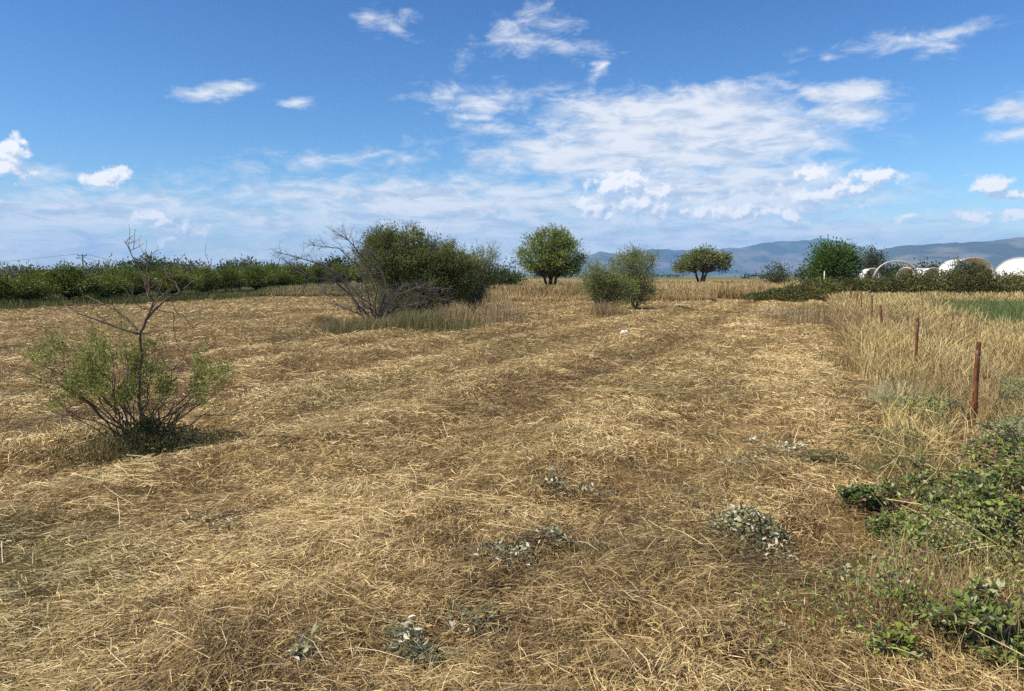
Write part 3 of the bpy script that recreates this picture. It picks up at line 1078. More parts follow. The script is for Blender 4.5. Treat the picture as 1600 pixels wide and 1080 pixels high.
# ---- the big dark bush in the middle, and the loose grey-green one on its right
p = on_ground(652, 497)
d_ = p[1]
k_ = d_ / FPX
crown_tree('big_bush', 'largest dense dark olive bush in the middle of the field', 'bush', p,
           [(-18 * k_, 0, 92 * k_, 70 * k_, 60 * k_, 46 * k_), (14 * k_, .3, 66 * k_, 78 * k_, 70 * k_, 52 * k_), (-48 * k_, 0, 92 * k_, 50 * k_, 46 * k_, 44 * k_), (50 * k_, 0, 70 * k_, 40 * k_, 40 * k_, 46 * k_),
            (-10 * k_, 0, 34 * k_, 80 * k_, 60 * k_, 32 * k_)],
           560, 125, (.095, .36), ((.068, .09, .026), (.235, .26, .078)), (.10, .08, .065), 10, .05, .6, .18, 420, .42, 505, None, .35, False, .5, 0, True, None, .6)
p = on_ground(738, 492)
d_ = p[1]
k_ = d_ / FPX
crown_tree('grey_shrub', 'loose grey-green upright shrub on the right side of the big dark bush', 'bush', p,
           [(-4 * k_, 0, 56 * k_, 26 * k_, 24 * k_, 40 * k_), (20 * k_, 0, 70 * k_, 22 * k_, 20 * k_, 34 * k_), (-16 * k_, 0, 78 * k_, 16 * k_, 18 * k_, 26 * k_), (6 * k_, 0, 22 * k_, 30 * k_, 24 * k_, 18 * k_)],
           170, 56, (.09, .32), ((.10, .135, .045), (.33, .38, .15)), (.13, .11, .09), 8, .03, .5, .16, 150, .6, 506, None, .2, False, .6)

# ---- the dead grey bush leaning left in front of the big one
p = on_ground(588, 512)
d_ = p[1]
root = empty('dead_bush', p)
tag(root, 'leafless grey dead bush leaning left against the big dark bush', 'bush')
segs, fine = [], []
pr = random.Random(61)
LIMBS = [([(588, 510), (560, 478), (535, 436), (505, 415), (470, 404), (440, 396)], .034, -.3),
         ([(592, 508), (575, 462), (556, 412), (530, 388), (492, 384)], .028, .2),
         ([(596, 508), (590, 450), (566, 402), (545, 376), (530, 366)], .026, .0),
         ([(584, 510), (548, 462), (524, 440), (480, 428), (452, 412)], .024, -.5),
         ([(598, 506), (604, 452), (590, 408), (572, 385)], .024, .4),
         ([(600, 508), (622, 460), (650, 450), (690, 452)], .02, -.8),
         ([(600, 508), (630, 470), (665, 462), (705, 470)], .018, -.6),
         ([(604, 508), (625, 480), (655, 474), (680, 486)], .018, -1.0),
         ([(590, 508), (560, 490), (530, 478), (512, 462)], .018, -.6)]
for pl, r0, dy in LIMBS:
    P = [at(a, b, d_ + dy * i / len(pl) + (0 if i == 0 else pr.gauss(0, .12))) for i, (a, b) in enumerate(pl)]
    P[0] = p + np.array([pr.gauss(0, .08), pr.gauss(0, .08), -.05])
    for i in range(len(P) - 1):
        ra = r0 * (1 - i / len(P)) + .006
        rb_ = r0 * (1 - (i + 1) / len(P)) + .004
        sg, pts = path_segs(P[i], P[i + 1], ra, rb_, 3, .05, 0, pr)
        segs += sg
        if i >= 1:
            for j in range(13):
                b = pts[pr.randint(0, 3)]
                dd = unit((P[i + 1] - P[i])[None])[0] + np.array([pr.gauss(0, .6), pr.gauss(0, .6), pr.gauss(.1, .5)])
                twigs(fine, b, dd, pr.uniform(.14, .34), .0085, 3, .7, .03, 2, None, pr)
for i in range(46):
    e = p + np.array([pr.gauss(.15, .75), pr.gauss(.1, .5), pr.uniform(.5, 1.45)])
    sg, pts = path_segs(p + np.array([pr.gauss(.15, .3), pr.gauss(0, .25), -.05]), e, pr.uniform(.010, .018), .005, 4, .09, .12, pr)
    segs += sg
    for j in range(5):
        twigs(fine, pts[pr.randint(1, 4)], e - p + np.array([pr.gauss(0, 1), pr.gauss(0, 1), pr.gauss(0, .6)]), pr.uniform(.15, .3), .007, 3, .8, 0, 2, None, pr)
wd = Acc()
tubes(wd, segs, np.array([.095, .08, .07]), 6)
wd.build('limbs', M_BARK, root)
wd = Acc()
tubes(wd, fine, np.array([.135, .12, .108]), 3)
wd.build('twigs', M_BARK, root)


# ---- weeds and grass about the foot of the bushes
def tuft(name, label, cat, px, py, wpx, hpx, n, cols, lean=.35, wd_=.01, depth=.6, seed=0, head=.2):
    p = on_ground(px, py)
    d_ = p[1]
    k_ = d_ / FPX
    R = np.random.default_rng(700 + seed)
    xx = p[0] + R.normal(0, wpx * k_ * .38, n)
    yy = p[1] + R.normal(0, depth, n)
    a = Acc()
    fall = np.exp(-((xx - p[0]) / (wpx * k_ * .6)) ** 2)
    hh = hpx * k_ * R.uniform(.45, 1.1, n) * (.45 + .55 * fall)
    cc = mixc(cols[0], cols[1], np.clip(R.normal(.5, .28, n), 0, 1))
    blades(a, xx, yy, ground_z(xx, yy), hh, np.full(n, wd_) * R.uniform(.6, 1.3, n), lean, cc, R, head)
    o = a.build(name, M_GRASS, None, False, p)
    tag(o, label, cat)
    return o


tuft('grass_tuft', 'green grass clump under the right side of the big dark bush', 'grass clump', 655, 512, 130, 30, 3000, ((.09, .10, .035), (.33, .29, .13)), .4, .012, .55, 1)
tuft('grass_tuft', 'green and straw coloured grass clump at the foot of the dead bush', 'grass clump', 565, 516, 110, 26, 2200, ((.10, .105, .04), (.36, .30, .15)), .5, .011, .45, 2)
tuft('dry_weeds', 'tall brown dry weeds right of the big dark bush', 'weeds', 775, 508, 60, 52, 420, ((.19, .14, .085), (.40, .30, .17)), .3, .012, .8, 3, .6)
tuft('dry_weeds', 'pale dry grass clump under the grey-green upright shrub', 'weeds', 712, 506, 70, 36, 900, ((.26, .19, .10), (.48, .37, .19)), .3, .012, .8, 4, .5)
tuft('dry_weeds', 'brown dry stalks at the foot of the smaller grey twiggy shrub', 'weeds', 945, 493, 46, 28, 500, ((.19, .13, .08), (.42, .31, .16)), .35, .016, .5, 5)
tuft('grass_tuft', 'small dark tuft of stubble left of the dead bush', 'grass clump', 512, 505, 34, 16, 400, ((.12, .09, .04), (.28, .21, .1)), .5, .012, .3, 6)
tuft('dry_weeds', 'reddish dry weeds at the foot of the round tree', 'weeds', 905, 465, 60, 22, 900, ((.22, .13, .065), (.40, .27, .13)), .25, .03, 1.5, 7, .5)

# ---- the half-bare shrub at the left front
p = on_ground(216, 714)
d0 = p[1]
pr = random.Random(77)
R = np.random.default_rng(77)
root = empty('half_bare_shrub', p)
tag(root, 'half-bare thorny shrub with dead antler-like top standing in the left foreground', 'bush')
dead, livew, fol = [], [], Acc()


def limb(pl, r0, r1, dy, store, twn=0, twl=.18, start=None):
    P = [at(a, b, d0 + dy * (i + 1) / len(pl)) for i, (a, b) in enumerate(pl)]
    if start is not None:
        P[0] = start
    allp = []
    for i in range(len(P) - 1):
        n_ = len(P) - 1
        sg, pts = path_segs(P[i], P[i + 1], r0 + (r1 - r0) * i / n_, r0 + (r1 - r0) * (i + 1) / n_, 3, .05, 0, pr)
        store.extend(sg)
        allp += pts
    for _ in range(twn):
        b = pr.choice(allp[len(allp) // 3:])
        dd = np.array([pr.gauss(0, .8), pr.gauss(0, .6), pr.gauss(.35, .6)])
        twigs(store, b, dd, twl * pr.uniform(.5, 1.2), .0035, 1, .7, .1, 2, None, pr)
    return allp


limb([(216, 714), (219, 640), (217, 580), (219, 520)], .018, .012, .0, dead, 10, .2)
limb([(219, 522), (190, 514), (160, 503), (134, 493), (120, 490)], .014, .004, -.15, dead, 5)
limb([(214, 516), (198, 498), (180, 484), (163, 476), (120, 476), (84, 479)], .013, .003, .2, dead, 5)
limb([(163, 476), (150, 470), (134, 462)], .008, .003, .1, dead, 1)
limb([(219, 520), (228, 500), (243, 483), (262, 466), (276, 460), (284, 455), (300, 440), (330, 426)], .016, .003, .25, dead, 6)
limb([(281, 457), (276, 444), (262, 433)], .008, .003, .1, dead, 2)
limb([(226, 505), (234, 488), (240, 470), (232, 462), (236, 430), (227, 452), (233, 405), (237, 393)], .011, .003, -.2, dead, 8)
limb([(241, 485), (222, 482), (213, 475), (206, 468)], .007, .002, -.1, dead, 3)
limb([(243, 483), (262, 488), (285, 491), (305, 488)], .006, .002, .2, dead, 4)
limb([(236, 484), (250, 466), (262, 455), (275, 446), (290, 434)], .007, .002, .3, dead, 3)
limb([(237, 470), (226, 440), (215, 415), (203, 392), (194, 376)], .008, .003, .0, dead, 2)
limb([(203, 392), (212, 388), (226, 380)], .004, .002, .1, dead, 1)
limb([(196, 380), (200, 374), (208, 368)], .004, .002, .1, dead, 0)
limb([(240, 470), (262, 430), (275, 412), (290, 396)], .005, .002, -.1, dead, 2)
limb([(262, 430), (248, 440), (230, 455)], .004, .002, .1, dead, 1)
limb([(270, 488), (273, 520), (275, 535)], .005, .002, .1, dead, 1)
limb([(219, 560), (240, 550), (268, 541)], .006, .003, .1, dead, 2)
# basal stems fanning out, carrying the leaves
tips = []
for i in range(34):
    t = pr.uniform(-1, 1)
    top = np.array([p[0] + t * .86 + pr.gauss(0, .07) - .04, p[1] + pr.gauss(0, .36), p[2] + pr.uniform(.45, 1.0) - .12 * abs(t) ** 2])
    b0 = p + np.array([pr.gauss(0, .07), pr.gauss(0, .07), -.03])
    sg, pts = path_segs(b0, top, pr.uniform(.006, .012), .003, 6, .05, .10, pr)
    livew += sg
    for j in range(5):
        b = pts[pr.randint(3, 6)]
        dd = unit((top - b0)[None])[0] + np.array([pr.gauss(0, .55), pr.gauss(0, .55), pr.gauss(0.1, .4)])
        twigs(livew, b, dd, pr.uniform(.12, .3), .003, 1, .6, .1, 3, tips, pr)
tp = np.array([t[0] for t in tips])
td = np.array([t[1] for t in tips])
m = 34000
j = R.integers(0, len(tp), m)
pos = tp[j] + R.normal(0, .03, (m, 3))
k = (R.random(m) < smooth(.30, .60, pos[:, 2] - p[2]) * .95 + .05) & (fbm(pos[:, 0] * 3.2 + pos[:, 1] * 1.5, pos[:, 2] * 3.2, 19, 2) > .34 + .14 * R.random(m))
pos, j = pos[k], j[k]
m = len(pos)
leaves(fol, pos, td[j] + R.normal(0, .5, (m, 3)), R.uniform(.022, .042, m), R.uniform(.008, .014, m),
       mixc((.11, .13, .03), (.38, .40, .11), np.clip(R.normal(.5, .25, m), 0, 1)), False, .3, R)
wd = Acc()
tubes(wd, dead, np.array([.135, .10, .08]), 6)
wd.build('dead_top', M_BARK, root)
wd = Acc()
tubes(wd, livew, np.array([.12, .085, .065]), 4)
wd.build('stems', M_BARK, root)
fol.build('foliage', M_LEAF, root)
# the low dense growth and dry grass round its foot
fa = Acc()
ring = []
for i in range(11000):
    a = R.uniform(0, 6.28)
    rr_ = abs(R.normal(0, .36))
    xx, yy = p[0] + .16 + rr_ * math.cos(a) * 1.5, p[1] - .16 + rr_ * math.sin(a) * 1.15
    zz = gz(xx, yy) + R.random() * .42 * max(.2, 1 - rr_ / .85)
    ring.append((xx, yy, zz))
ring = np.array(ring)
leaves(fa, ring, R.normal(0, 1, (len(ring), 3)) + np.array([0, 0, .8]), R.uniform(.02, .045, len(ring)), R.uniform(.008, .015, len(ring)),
       mixc((.045, .055, .018), (.15, .15, .05), R.random(len(ring))), False, .3, R)  # dark leaves and wide spread also paint in the shrub's shadow
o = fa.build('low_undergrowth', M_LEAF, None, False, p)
tag(o, 'low undergrowth with shade painted in, spreading round the foot of the half-bare shrub', 'undergrowth')
tuft('dry_weeds', 'dry straw stalks standing in the foot of the half-bare shrub', 'weeds', 214, 718, 150, 55, 900, ((.24, .15, .075), (.46, .34, .18)), .35, .0045, .22, 8, .3)


# ------------------------------------------------------------------ bramble hedge on the right
def leafy_heap(acc, wood, cx, cy, rx, ry, hgt, n, leaf, cols, R, near=False, pr=random, canes=0, lo=0.02):
    """a heap of bramble: leaves thickest near its upper surface"""
    a = R.uniform(0, 2 * math.pi, n)
    q_ = np.sqrt(R.random(n))
    x_, y_ = cx + rx * q_ * np.cos(a), cy + ry * q_ * np.sin(a)
    prof = np.sqrt(np.clip(1 - q_ ** 2, 0, 1)) * hgt * (.65 + .7 * fbm(x_ / (rx * .5), y_ / (ry * .5), 7, 3))
    z_ = ground_z(x_, y_) + lo + prof * (1 - R.random(n) ** 1.7 * .85)
    out_ = np.stack([np.cos(a), np.sin(a), np.full(n, .5)], 1)
    t = np.clip(fbm(x_ / leaf[0] * .12, y_ / leaf[0] * .12, 9, 2) * 1.2 - .1 + R.normal(0, .2, n), 0, 1)
    L_ = leaf[0] * R.uniform(.55, 1.3, n)
    leaves(acc, np.stack([x_, y_, z_], 1), out_ + R.normal(0, .6, (n, 3)), L_, L_ * leaf[1], mixc(cols[0], cols[1], t), near, .55, R)


hedge_root = empty('bramble_hedge', (30, 58, 0))
tag(hedge_root, 'long dark green bramble hedge running in front of the white tunnels', 'hedge')
R = np.random.default_rng(800)
fol = Acc()
line = [(1195, 52, .5, 1.3), (1222, 52, .75, 1.5), (1255, 53, .95, 1.6), (1285, 54, 1.25, 1.8), (1318, 56, 1.5, 2.0), (1345, 57, 1.5, 2.0), (1372, 58, 1.55, 2.2),
        (1400, 59, 1.7, 2.2), (1430, 60, 1.75, 2.2), (1462, 61, 1.9, 2.2), (1495, 62, 2.2, 2.4), (1522, 62, 2.15, 2.2), (1550, 63, 1.75, 2.4), (1580, 64, 1.7, 2.4), (1612, 65, 1.6, 2.6),
        (1650, 66, 1.6, 2.6), (1690, 67, 1.6, 2.6)]
for (px_, d_, hgt, rx) in line:
    cx = (px_ - 800) / FPX * d_
    leafy_heap(fol, None, cx, d_, rx * 1.05, 2.2, hgt * 1.06, 3800, (.17, .6), ((.055, .065, .018), (.20, .20, .055)), R)
fol.build('foliage', M_LEAF, hedge_root, False, np.array([30, 58, 0]))
wd = Acc()
sg = []
prh = random.Random(801)
for (px_, d_, hgt, rx) in line:
    cx = (px_ - 800) / FPX * d_
    for _ in range(14):
        b = np.array([cx + prh.gauss(0, rx * .5), d_ + prh.gauss(0, .9), -.05])
        e = b + np.array([prh.gauss(0, .7), prh.gauss(0, .7), hgt * prh.uniform(.8, 1.2)])
        s2, _ = path_segs(b, e, .02, .006, 4, .06, .1, prh)
        sg += s2
tubes(wd, sg, np.array([.10, .07, .05]), 4)
wd.build('canes', M_BARK, hedge_root, False, np.array([30, 58, 0]))
d_ = 62.5
xb = (1497 - 800) / FPX * d_
crown_tree('shrub', 'young green shrub sticking up from the hedge before the second tunnel', 'bush', (xb, d_, gz(xb, d_)),
           [(0, 0, 2.15, .9, .8, .55), (1.2, 0, 2.0, .8, .7, .5), (-.1, 0, 2.7, .3, .3, .45)], 46, 30, (.14, .55), ((.05, .075, .02), (.15, .18, .05)),
           (.08, .06, .05), 3, .04, 1.2, .2, 14, .5, 812, None, .2)


# ------------------------------------------------------------------ white polytunnels
def tunnel(name, label, px, d, half, H, length, yaw, end=False, rib=1.6):
    """a hooped tunnel: film skin with thickness, steel hoops, open end towards us; px, d = middle of the near end"""
    xb = (px - 800) / FPX * d
    base = np.array([xb, d, 0.0])
    root = empty(name, base)
    tag(root, label, 'tunnel')
    ca, sa = math.cos(yaw), math.sin(yaw)
    ax = np.array([-sa, ca, 0])            # along the tunnel, away from us
    sx = np.array([ca, sa, 0])
    seg, nl = 26, max(2, int(length / .8))

    def prof(t, off=0.0):
        a = math.pi * t
        w_ = half + off
        h_ = H + off
        c_, s_ = math.cos(a), math.sin(a)
        return sx * (-w_ * np.sign(c_) * abs(c_) ** .82) + np.array([0, 0, h_ * s_ ** .9])

    V = []
    rr_ = np.random.default_rng(int(px))
    for off in (0.0, -.05):
        for i in range(nl + 1):
            sagz = .05 * math.sin(i * math.pi * .8 / rib) ** 2 + rr_.normal(0, .012)
            for j in range(seg + 1):
                q_ = base + ax * (i * length / nl) + prof(j / seg, off - sagz)
                V.append(q_)
    V = np.array(V)
    st = (nl + 1) * (seg + 1)
    F = []
    for i in range(nl):
        for j in range(seg):
            a = i * (seg + 1) + j
            F.append((a, a + 1, a + seg + 2, a + seg + 1))
            F.append((st + a, st + a + seg + 1, st + a + seg + 2, st + a + 1))
    for j in range(seg):
        F.append((j, st + j, st + j + 1, j + 1))
        b = nl * (seg + 1) + j
        F.append((b, b + 1, st + b + 1, st + b))
    a = Acc()
    a.add(V, np.array(F), np.array([.7, .7, .7]))
    a.build('cover', M_FILM, root, True)
    if end:
        a = Acc()
        rows = []
        for f_ in np.linspace(1, 0, 7):
            rows += [base - ax * (.02 + .5 * (1 - f_ ** 2)) + prof(j / seg, -.02) * np.array([f_, f_, 1]) * np.array([1, 1, f_ * .5 + .5]) for j in range(seg + 1)]
        a.add(np.array(rows), np.array([(i * (seg + 1) + j, i * (seg + 1) + j + 1, (i + 1) * (seg + 1) + j + 1, (i + 1) * (seg + 1) + j) for i in range(6) for j in range(seg)]), np.array([.7] * 3))
        a.build('end_sheet', M_FILM, root, True)
    k = 0
    yv = 0.0
    while yv <= length and k < 6:
        h_ = Acc()
        pts = [base + ax * (yv - (.03 if k == 0 else 0)) + prof(j / 20, -.10 if k else .03) for j in range(21)]
        tubes(h_, [np.concatenate([pts[j], pts[j + 1], [.05 if k else .09, .05 if k else .09]]) for j in range(20)], np.array([.5, .5, .5]), 6)
        h_.build('hoop', M_HOOP, root, True)
        yv += rib * 1.6
        k += 1
    return root


R2 = math.radians
tunnel('polytunnel', 'open-ended white tunnel with bare front hoop, left of the hedge top', 1398, 100, 2.8, 3.5, 2.2, R2(-20))
tunnel('polytunnel', 'small low white tunnel at the left side of the open-ended tunnel', 1361, 103, 1.1, 2.6, 3.0, R2(-8))
tunnel('polytunnel', 'low white tunnel seen through the open-ended arch', 1413, 118, 1.7, 2.85, 6, R2(-60))
tunnel('polytunnel', 'low white tunnel between the open arch and the second tall tunnel', 1456, 108, 1.5, 2.7, 5, R2(-10))
tunnel('polytunnel', 'second tall white tunnel behind the leafy hedge top', 1518, 98, 2.9, 3.85, 4.5, R2(-4))
tunnel('polytunnel', 'widest bright white tunnel at the right edge', 1592, 106, 4.2, 4.05, 30, R2(-66), end=True)

# a low dark shed roof and far trees behind the tunnels
far_tree('broadleaf_tree', 'dark tree line piece behind the tunnels, between the first two', 1455, 417, 170, 60, DARK, 420, 36, 50)
far_tree('broadleaf_tree', 'dark low tree between the large dark green tree and the first tunnel', 1385, 420, 175, 40, DARK, 421, 36, 40)

# ------------------------------------------------------------------ far tree lines on the plain
R = np.random.default_rng(900)
fa = Acc()
for i in range(420):
    d_ = R.uniform(420, 900)
    xx = R.uniform(-.75, .75) * d_
    if fbm(xx / 90, d_ / 90, 13, 2) < .50:
        continue
    H = R.uniform(1.6, 4.2)
    n = 34
    pos = np.array([xx, d_, H * .5]) + R.normal(0, 1, (n, 3)) * np.array([H * 1.1, H, H * .25])
    pos[:, 2] = np.clip(pos[:, 2], .1, H)
    leaves(fa, pos, R.normal(0, 1, (n, 3)), R.uniform(1.0, 2.0, n), R.uniform(.8, 1.4, n), mixc((.035, .05, .025), (.09, .105, .05), R.random(n)), False, .2, R)
tag(fa.build('far_tree_line', M_LEAF), 'thin dark line of far trees along the horizon', 'tree line', None, 'stuff')


# ------------------------------------------------------------------ building, utility poles and wires on the left
def box(acc, c, s, yaw=0.0, col=(.5, .5, .5)):
    x_, y_, z_ = s[0] / 2, s[1] / 2, s[2] / 2
    v = np.array([(a * x_, b * y_, e * z_) for e in (-1, 1) for b in (-1, 1) for a in (-1, 1)])
    ca, sa = math.cos(yaw), math.sin(yaw)
    v = np.stack([v[:, 0] * ca - v[:, 1] * sa, v[:, 0] * sa + v[:, 1] * ca, v[:, 2]], 1) + np.asarray(c)
    acc.add(v, np.array([(0, 2, 3, 1), (4, 5, 7, 6), (0, 1, 5, 4), (2, 6, 7, 3), (0, 4, 6, 2), (1, 3, 7, 5)]), np.array(col))


d_ = 150.0
xb = (98 - 800) / FPX * d_
base = np.array([xb, d_, gz(xb, d_)])
root = empty('farm_building', base)
tag(root, 'long low farm building with flat brown roof behind the orchard', 'building')
H = top_h(421, d_)
a = Acc()
box(a, base + np.array([0, 3, H * .42]), (12.0, 6.0, H * .84))
a.build('wall', M_WALL, root)
a = Acc()
box(a, base + np.array([-.4, 3, H * .92]), (13.6, 7.0, H * .155))
box(a, base + np.array([3.2, 3, H * 1.02]), (.5, .5, .25))
a.build('roof', M_ROOF, root)
for wx in (-4, -1, 2):
    a = Acc()
    box(a, base + np.array([wx, -.03, H * .5]), (1.1, .06, .8))
    a.build('window', M_POLE, root)


def pole(label, px, py, d, arms, lamp):
    H = top_h(py, d)
    xb = (px - 800) / FPX * d
    base = np.array([xb, d, 0.0])
    root = empty('utility_pole', base)
    tag(root, label, 'pole')
    a = Acc()
    tubes(a, [np.concatenate([base, base + np.array([.05, 0, H]), [.19, .13]])], np.array([.1, .1, .1]), 8)
    a.build('post', M_POLE, root)
    heads = []
    if arms:
        a = Acc()
        box(a, base + np.array([.05, -.16, H - .25]), (2.4, .14, .16))
        for sx_ in (-1.1, 1.1):
            tubes(a, [np.concatenate([base + np.array([.05 + sx_, -.16, H - .17]), base + np.array([.05 + sx_, -.16, H + .12]), [.07, .05]])], np.array([.1] * 3), 6)
            heads.append(base + np.array([.05 + sx_, -.16, H + .12]))
        tubes(a, [np.concatenate([base + np.array([.9, -.1, H - .3]), base + np.array([.05, -.1, H - 1.1]), [.05, .05]])], np.array([.1] * 3), 4)
        a.build('crossarm', M_POLE, root)
    else:
        a = Acc()
        box(a, base + np.array([-.4, -.16, H - .12]), (1.5, .14, .18))
        a.build('crossarm', M_POLE, root)
        heads = [base + np.array([-1.1, -.16, H]), base + np.array([-.2, -.16, H])]
    if lamp:
        a = Acc()
        tubes(a, [np.concatenate([base + np.array([0, -.1, H - 1.15]), base + np.array([-.8, -.1, H - .95]), [.05, .045]])], np.array([.1] * 3), 6)
        box(a, base + np.array([-1.15, -.1, H - .93]), (.85, .35, .22), 0)
        a.build('lamp', M_POLE, root)
    return heads


h1 = pole('dark utility pole with crossarm and street lamp above the orchard', 133, 398, 200, True, True)
h2 = pole('shorter looking utility pole with one-sided arm, farther along the wires', 372, 408, 290, False, False)


def wire(name, label, a_, b_, sag, rad, mat, n=24, cat='wire'):
    w_ = Acc()
    pts = [np.asarray(a_) + (np.asarray(b_) - np.asarray(a_)) * (i / n) - np.array([0, 0, sag * 4 * (i / n) * (1 - i / n)]) for i in range(n + 1)]
    tubes(w_, [np.concatenate([pts[i], pts[i + 1], [rad, rad]]) for i in range(n)], np.array([.1, .1, .1]), 4)
    o = w_.build(name, mat)
    tag(o, label, cat)
    return o


wire('power_line', 'power line sagging left from the pole with the street lamp', h1[0], at(-190, 424, 250), .4, .035, M_POLE)
wire('power_line', 'upper power line between the two utility poles', h1[1], h2[0], 3.2, .035, M_POLE)
wire('power_line', 'lower power line between the two utility poles', h1[0] - np.array([0, 0, .5]), h2[1] - np.array([0, 0, .3]), 3.7, .03, M_POLE)

# ------------------------------------------------------------------ stake fence
posts = [(3.25, 3.75, .92), (5.08, 8.4, .95), (6.72, 12.8, .95), (8.72, 18.1, .95), (10.95, 23.5, 1.05), (13.1, 29.0, 1.15), (15.35, 34.5, 1.15), (17.5, 40.0, 1.1)]
PL_ = ['reddish-brown stake nearest the camera, beyond the right edge', 'reddish-brown fence stake standing tallest at the right, with wire tied round its top',
       'rusty fence stake half hidden in dry grass, next behind the tallest one', 'leaning dark red fence stake, third from the front',
       'thin fence stake in tall grass, fourth from the front', 'thin fence stake in tall grass, fifth from the front', 'thin far fence stake, sixth from the front',
       'farthest thin fence stake near the hedge']
tops = []
for i, (fx, fy, fh) in enumerate(posts):
    b = np.array([fx, fy, gz(fx, fy)])
    root = empty('fence_stake', b)
    tag(root, PL_[i], 'fence post', 'stakes of the wire fence')
    pr = random.Random(40 + i)
    lean_ = np.array([pr.gauss(0, .025), pr.gauss(0, .03), 0]) if i != 3 else np.array([-.10, .02, 0])
    if i == 1:
        lean_ = np.array([.005, .01, 0])
    wd_ = (.026, .025, .022)[i] if i < 3 else .022
    a = Acc()
    n_ = 7
    prev = None
    for k in range(n_ + 1):
        z_ = -.12 + (fh + .12) * k / n_
        c = b + lean_ * z_ + np.array([pr.gauss(0, .0025), pr.gauss(0, .0025), z_])
        ww = wd_ * (1 - .12 * k / n_) * pr.uniform(.95, 1.05)
        ring = np.array([c + np.array([ww * sx_, ww * sy_, 0]) for sx_, sy_ in ((-1, -.55), (-.55, -1), (.55, -1), (1, -.55), (1, .55), (.55, 1), (-.55, 1), (-1, .55))])
        if k == n_:
            ring[:, 2] += np.linspace(0, .018, 8)
        if prev is not None:
            a.add(np.concatenate([prev, ring]), np.array([[j, (j + 1) % 8, 8 + (j + 1) % 8, 8 + j] for j in range(8)]), np.array([.1] * 3))
        prev = ring
    a.add(prev, np.array([list(range(8))]), np.array([.1] * 3))
    a.build('stake', M_POST, root)
    a = Acc()
    zt = fh - .09
    ctr_ = b + lean_ * zt + np.array([0, 0, zt])
    for turn in range(3):
        pts = [ctr_ + np.array([(wd_ + .004) * 1.12 * math.cos(t_), (wd_ + .004) * 1.12 * math.sin(t_), -.012 * turn + .006 * math.sin(t_ * 2)]) for t_ in np.linspace(0, 6.283, 13)]
        tubes(a, [np.concatenate([pts[j], pts[j + 1], [.003, .003]]) for j in range(12)], np.array([.4] * 3), 4)
    a.build('wire_tie', M_WIRE, root)
    tops.append(ctr_)
a = Acc()
for i in range(len(tops) - 1):
    p0_, p1_ = tops[i] + np.array([-.036, 0, 0]), tops[i + 1] + np.array([-.036, 0, 0])
    n_ = 18
    pts = [p0_ + (p1_ - p0_) * (k / n_) - np.array([0, 0, .16 * 4 * (k / n_) * (1 - k / n_)]) for k in range(n_ + 1)]
    tubes(a, [np.concatenate([pts[k], pts[k + 1], [.0028, .0028]]) for k in range(n_)], np.array([.4] * 3), 4)
o = a.build('fence_wire', M_WIRE)
tag(o, 'thin slack wire strung along the tops of the fence stakes', 'wire')
# white marker stake on the far field edge
d_ = 78.0
xb = (1286 - 800) / FPX * d_
a = Acc()
zt = top_h(424, d_)
box(a, (xb, d_, zt / 2 - .1), (.07, .07, zt + .2))
box(a, (xb, d_, zt + .02), (.08, .08, .04))
o = a.build('marker_stake', M_WHITEPAINT, None, False, np.array([xb, d_, 0]))
tag(o, 'white marker stake in front of the large dark green tree', 'stake')

# ------------------------------------------------------------------ brambles and cut leaves in the right foreground
BR = ((.06, .095, .02), (.23, .29, .06))
SILV = ((.09, .12, .045), (.33, .34, .18))
YEL = ((.11, .16, .025), (.30, .36, .07))


def bramble(label, px, py, rx, ry, hgt, n, leaf, cols, seed, canes=6, mat=None, name='bramble_bush'):
    p = on_ground(px, py)
    R = np.random.default_rng(seed)
    pr = random.Random(seed)
    root = empty(name, p)
    tag(root, label, 'bramble')
    f_, wd = Acc(), Acc()
    sg = []
    pos, axs = [], []
    for _ in range(canes):
        a_ = pr.uniform(0, 6.28)
        e = p + np.array([math.cos(a_) * rx * pr.uniform(.5, 1.05), math.sin(a_) * ry * pr.uniform(.5, 1.05), hgt * pr.uniform(.15, .7)])
        b = p + np.array([pr.gauss(0, rx * .2), pr.gauss(0, ry * .2), -.03])
        s2, pts = path_segs(b, e, .0055, .002, 6, .05, .35, pr)
        sg += s2
        per = max(3, int(n * 1.7) // canes)
        for _k in range(per):
            i = min(5, int(6 * pr.random() ** .7))
            t = pr.random()
            q_ = pts[i] * (1 - t) + pts[i + 1] * t
            dv_ = np.array([pr.gauss(0, 1), pr.gauss(0, 1), pr.gauss(.3, .6)])
            dv_ /= np.linalg.norm(dv_)
            st = q_ + dv_ * pr.uniform(.01, .05)
            sg.append(np.concatenate([q_, st, [.0016, .001]]))
            # three leaflets
            for w_ in (-1, 0, 1):
                sd = np.cross(dv_, [0, 0, 1.])
                pos.append(st)
                axs.append(dv_ + sd * w_ * 1.1)
    pos, axs = np.array(pos), np.array(axs)
    m = len(pos)
    L_ = leaf[0] * .72 * R.uniform(.5, 1.25, m)
    leaves(f_, pos, axs, L_, L_ * leaf[1], mixc(cols[0], cols[1], np.clip(R.normal(.5, .27, m), 0, 1)), True, .6, R)
    tubes(wd, sg, np.array([.11, .06, .045]), 5)
    wd.build('canes', M_BARK, root)
    f_.build('leaves', mat or M_BRAMBLE, root)
    return root


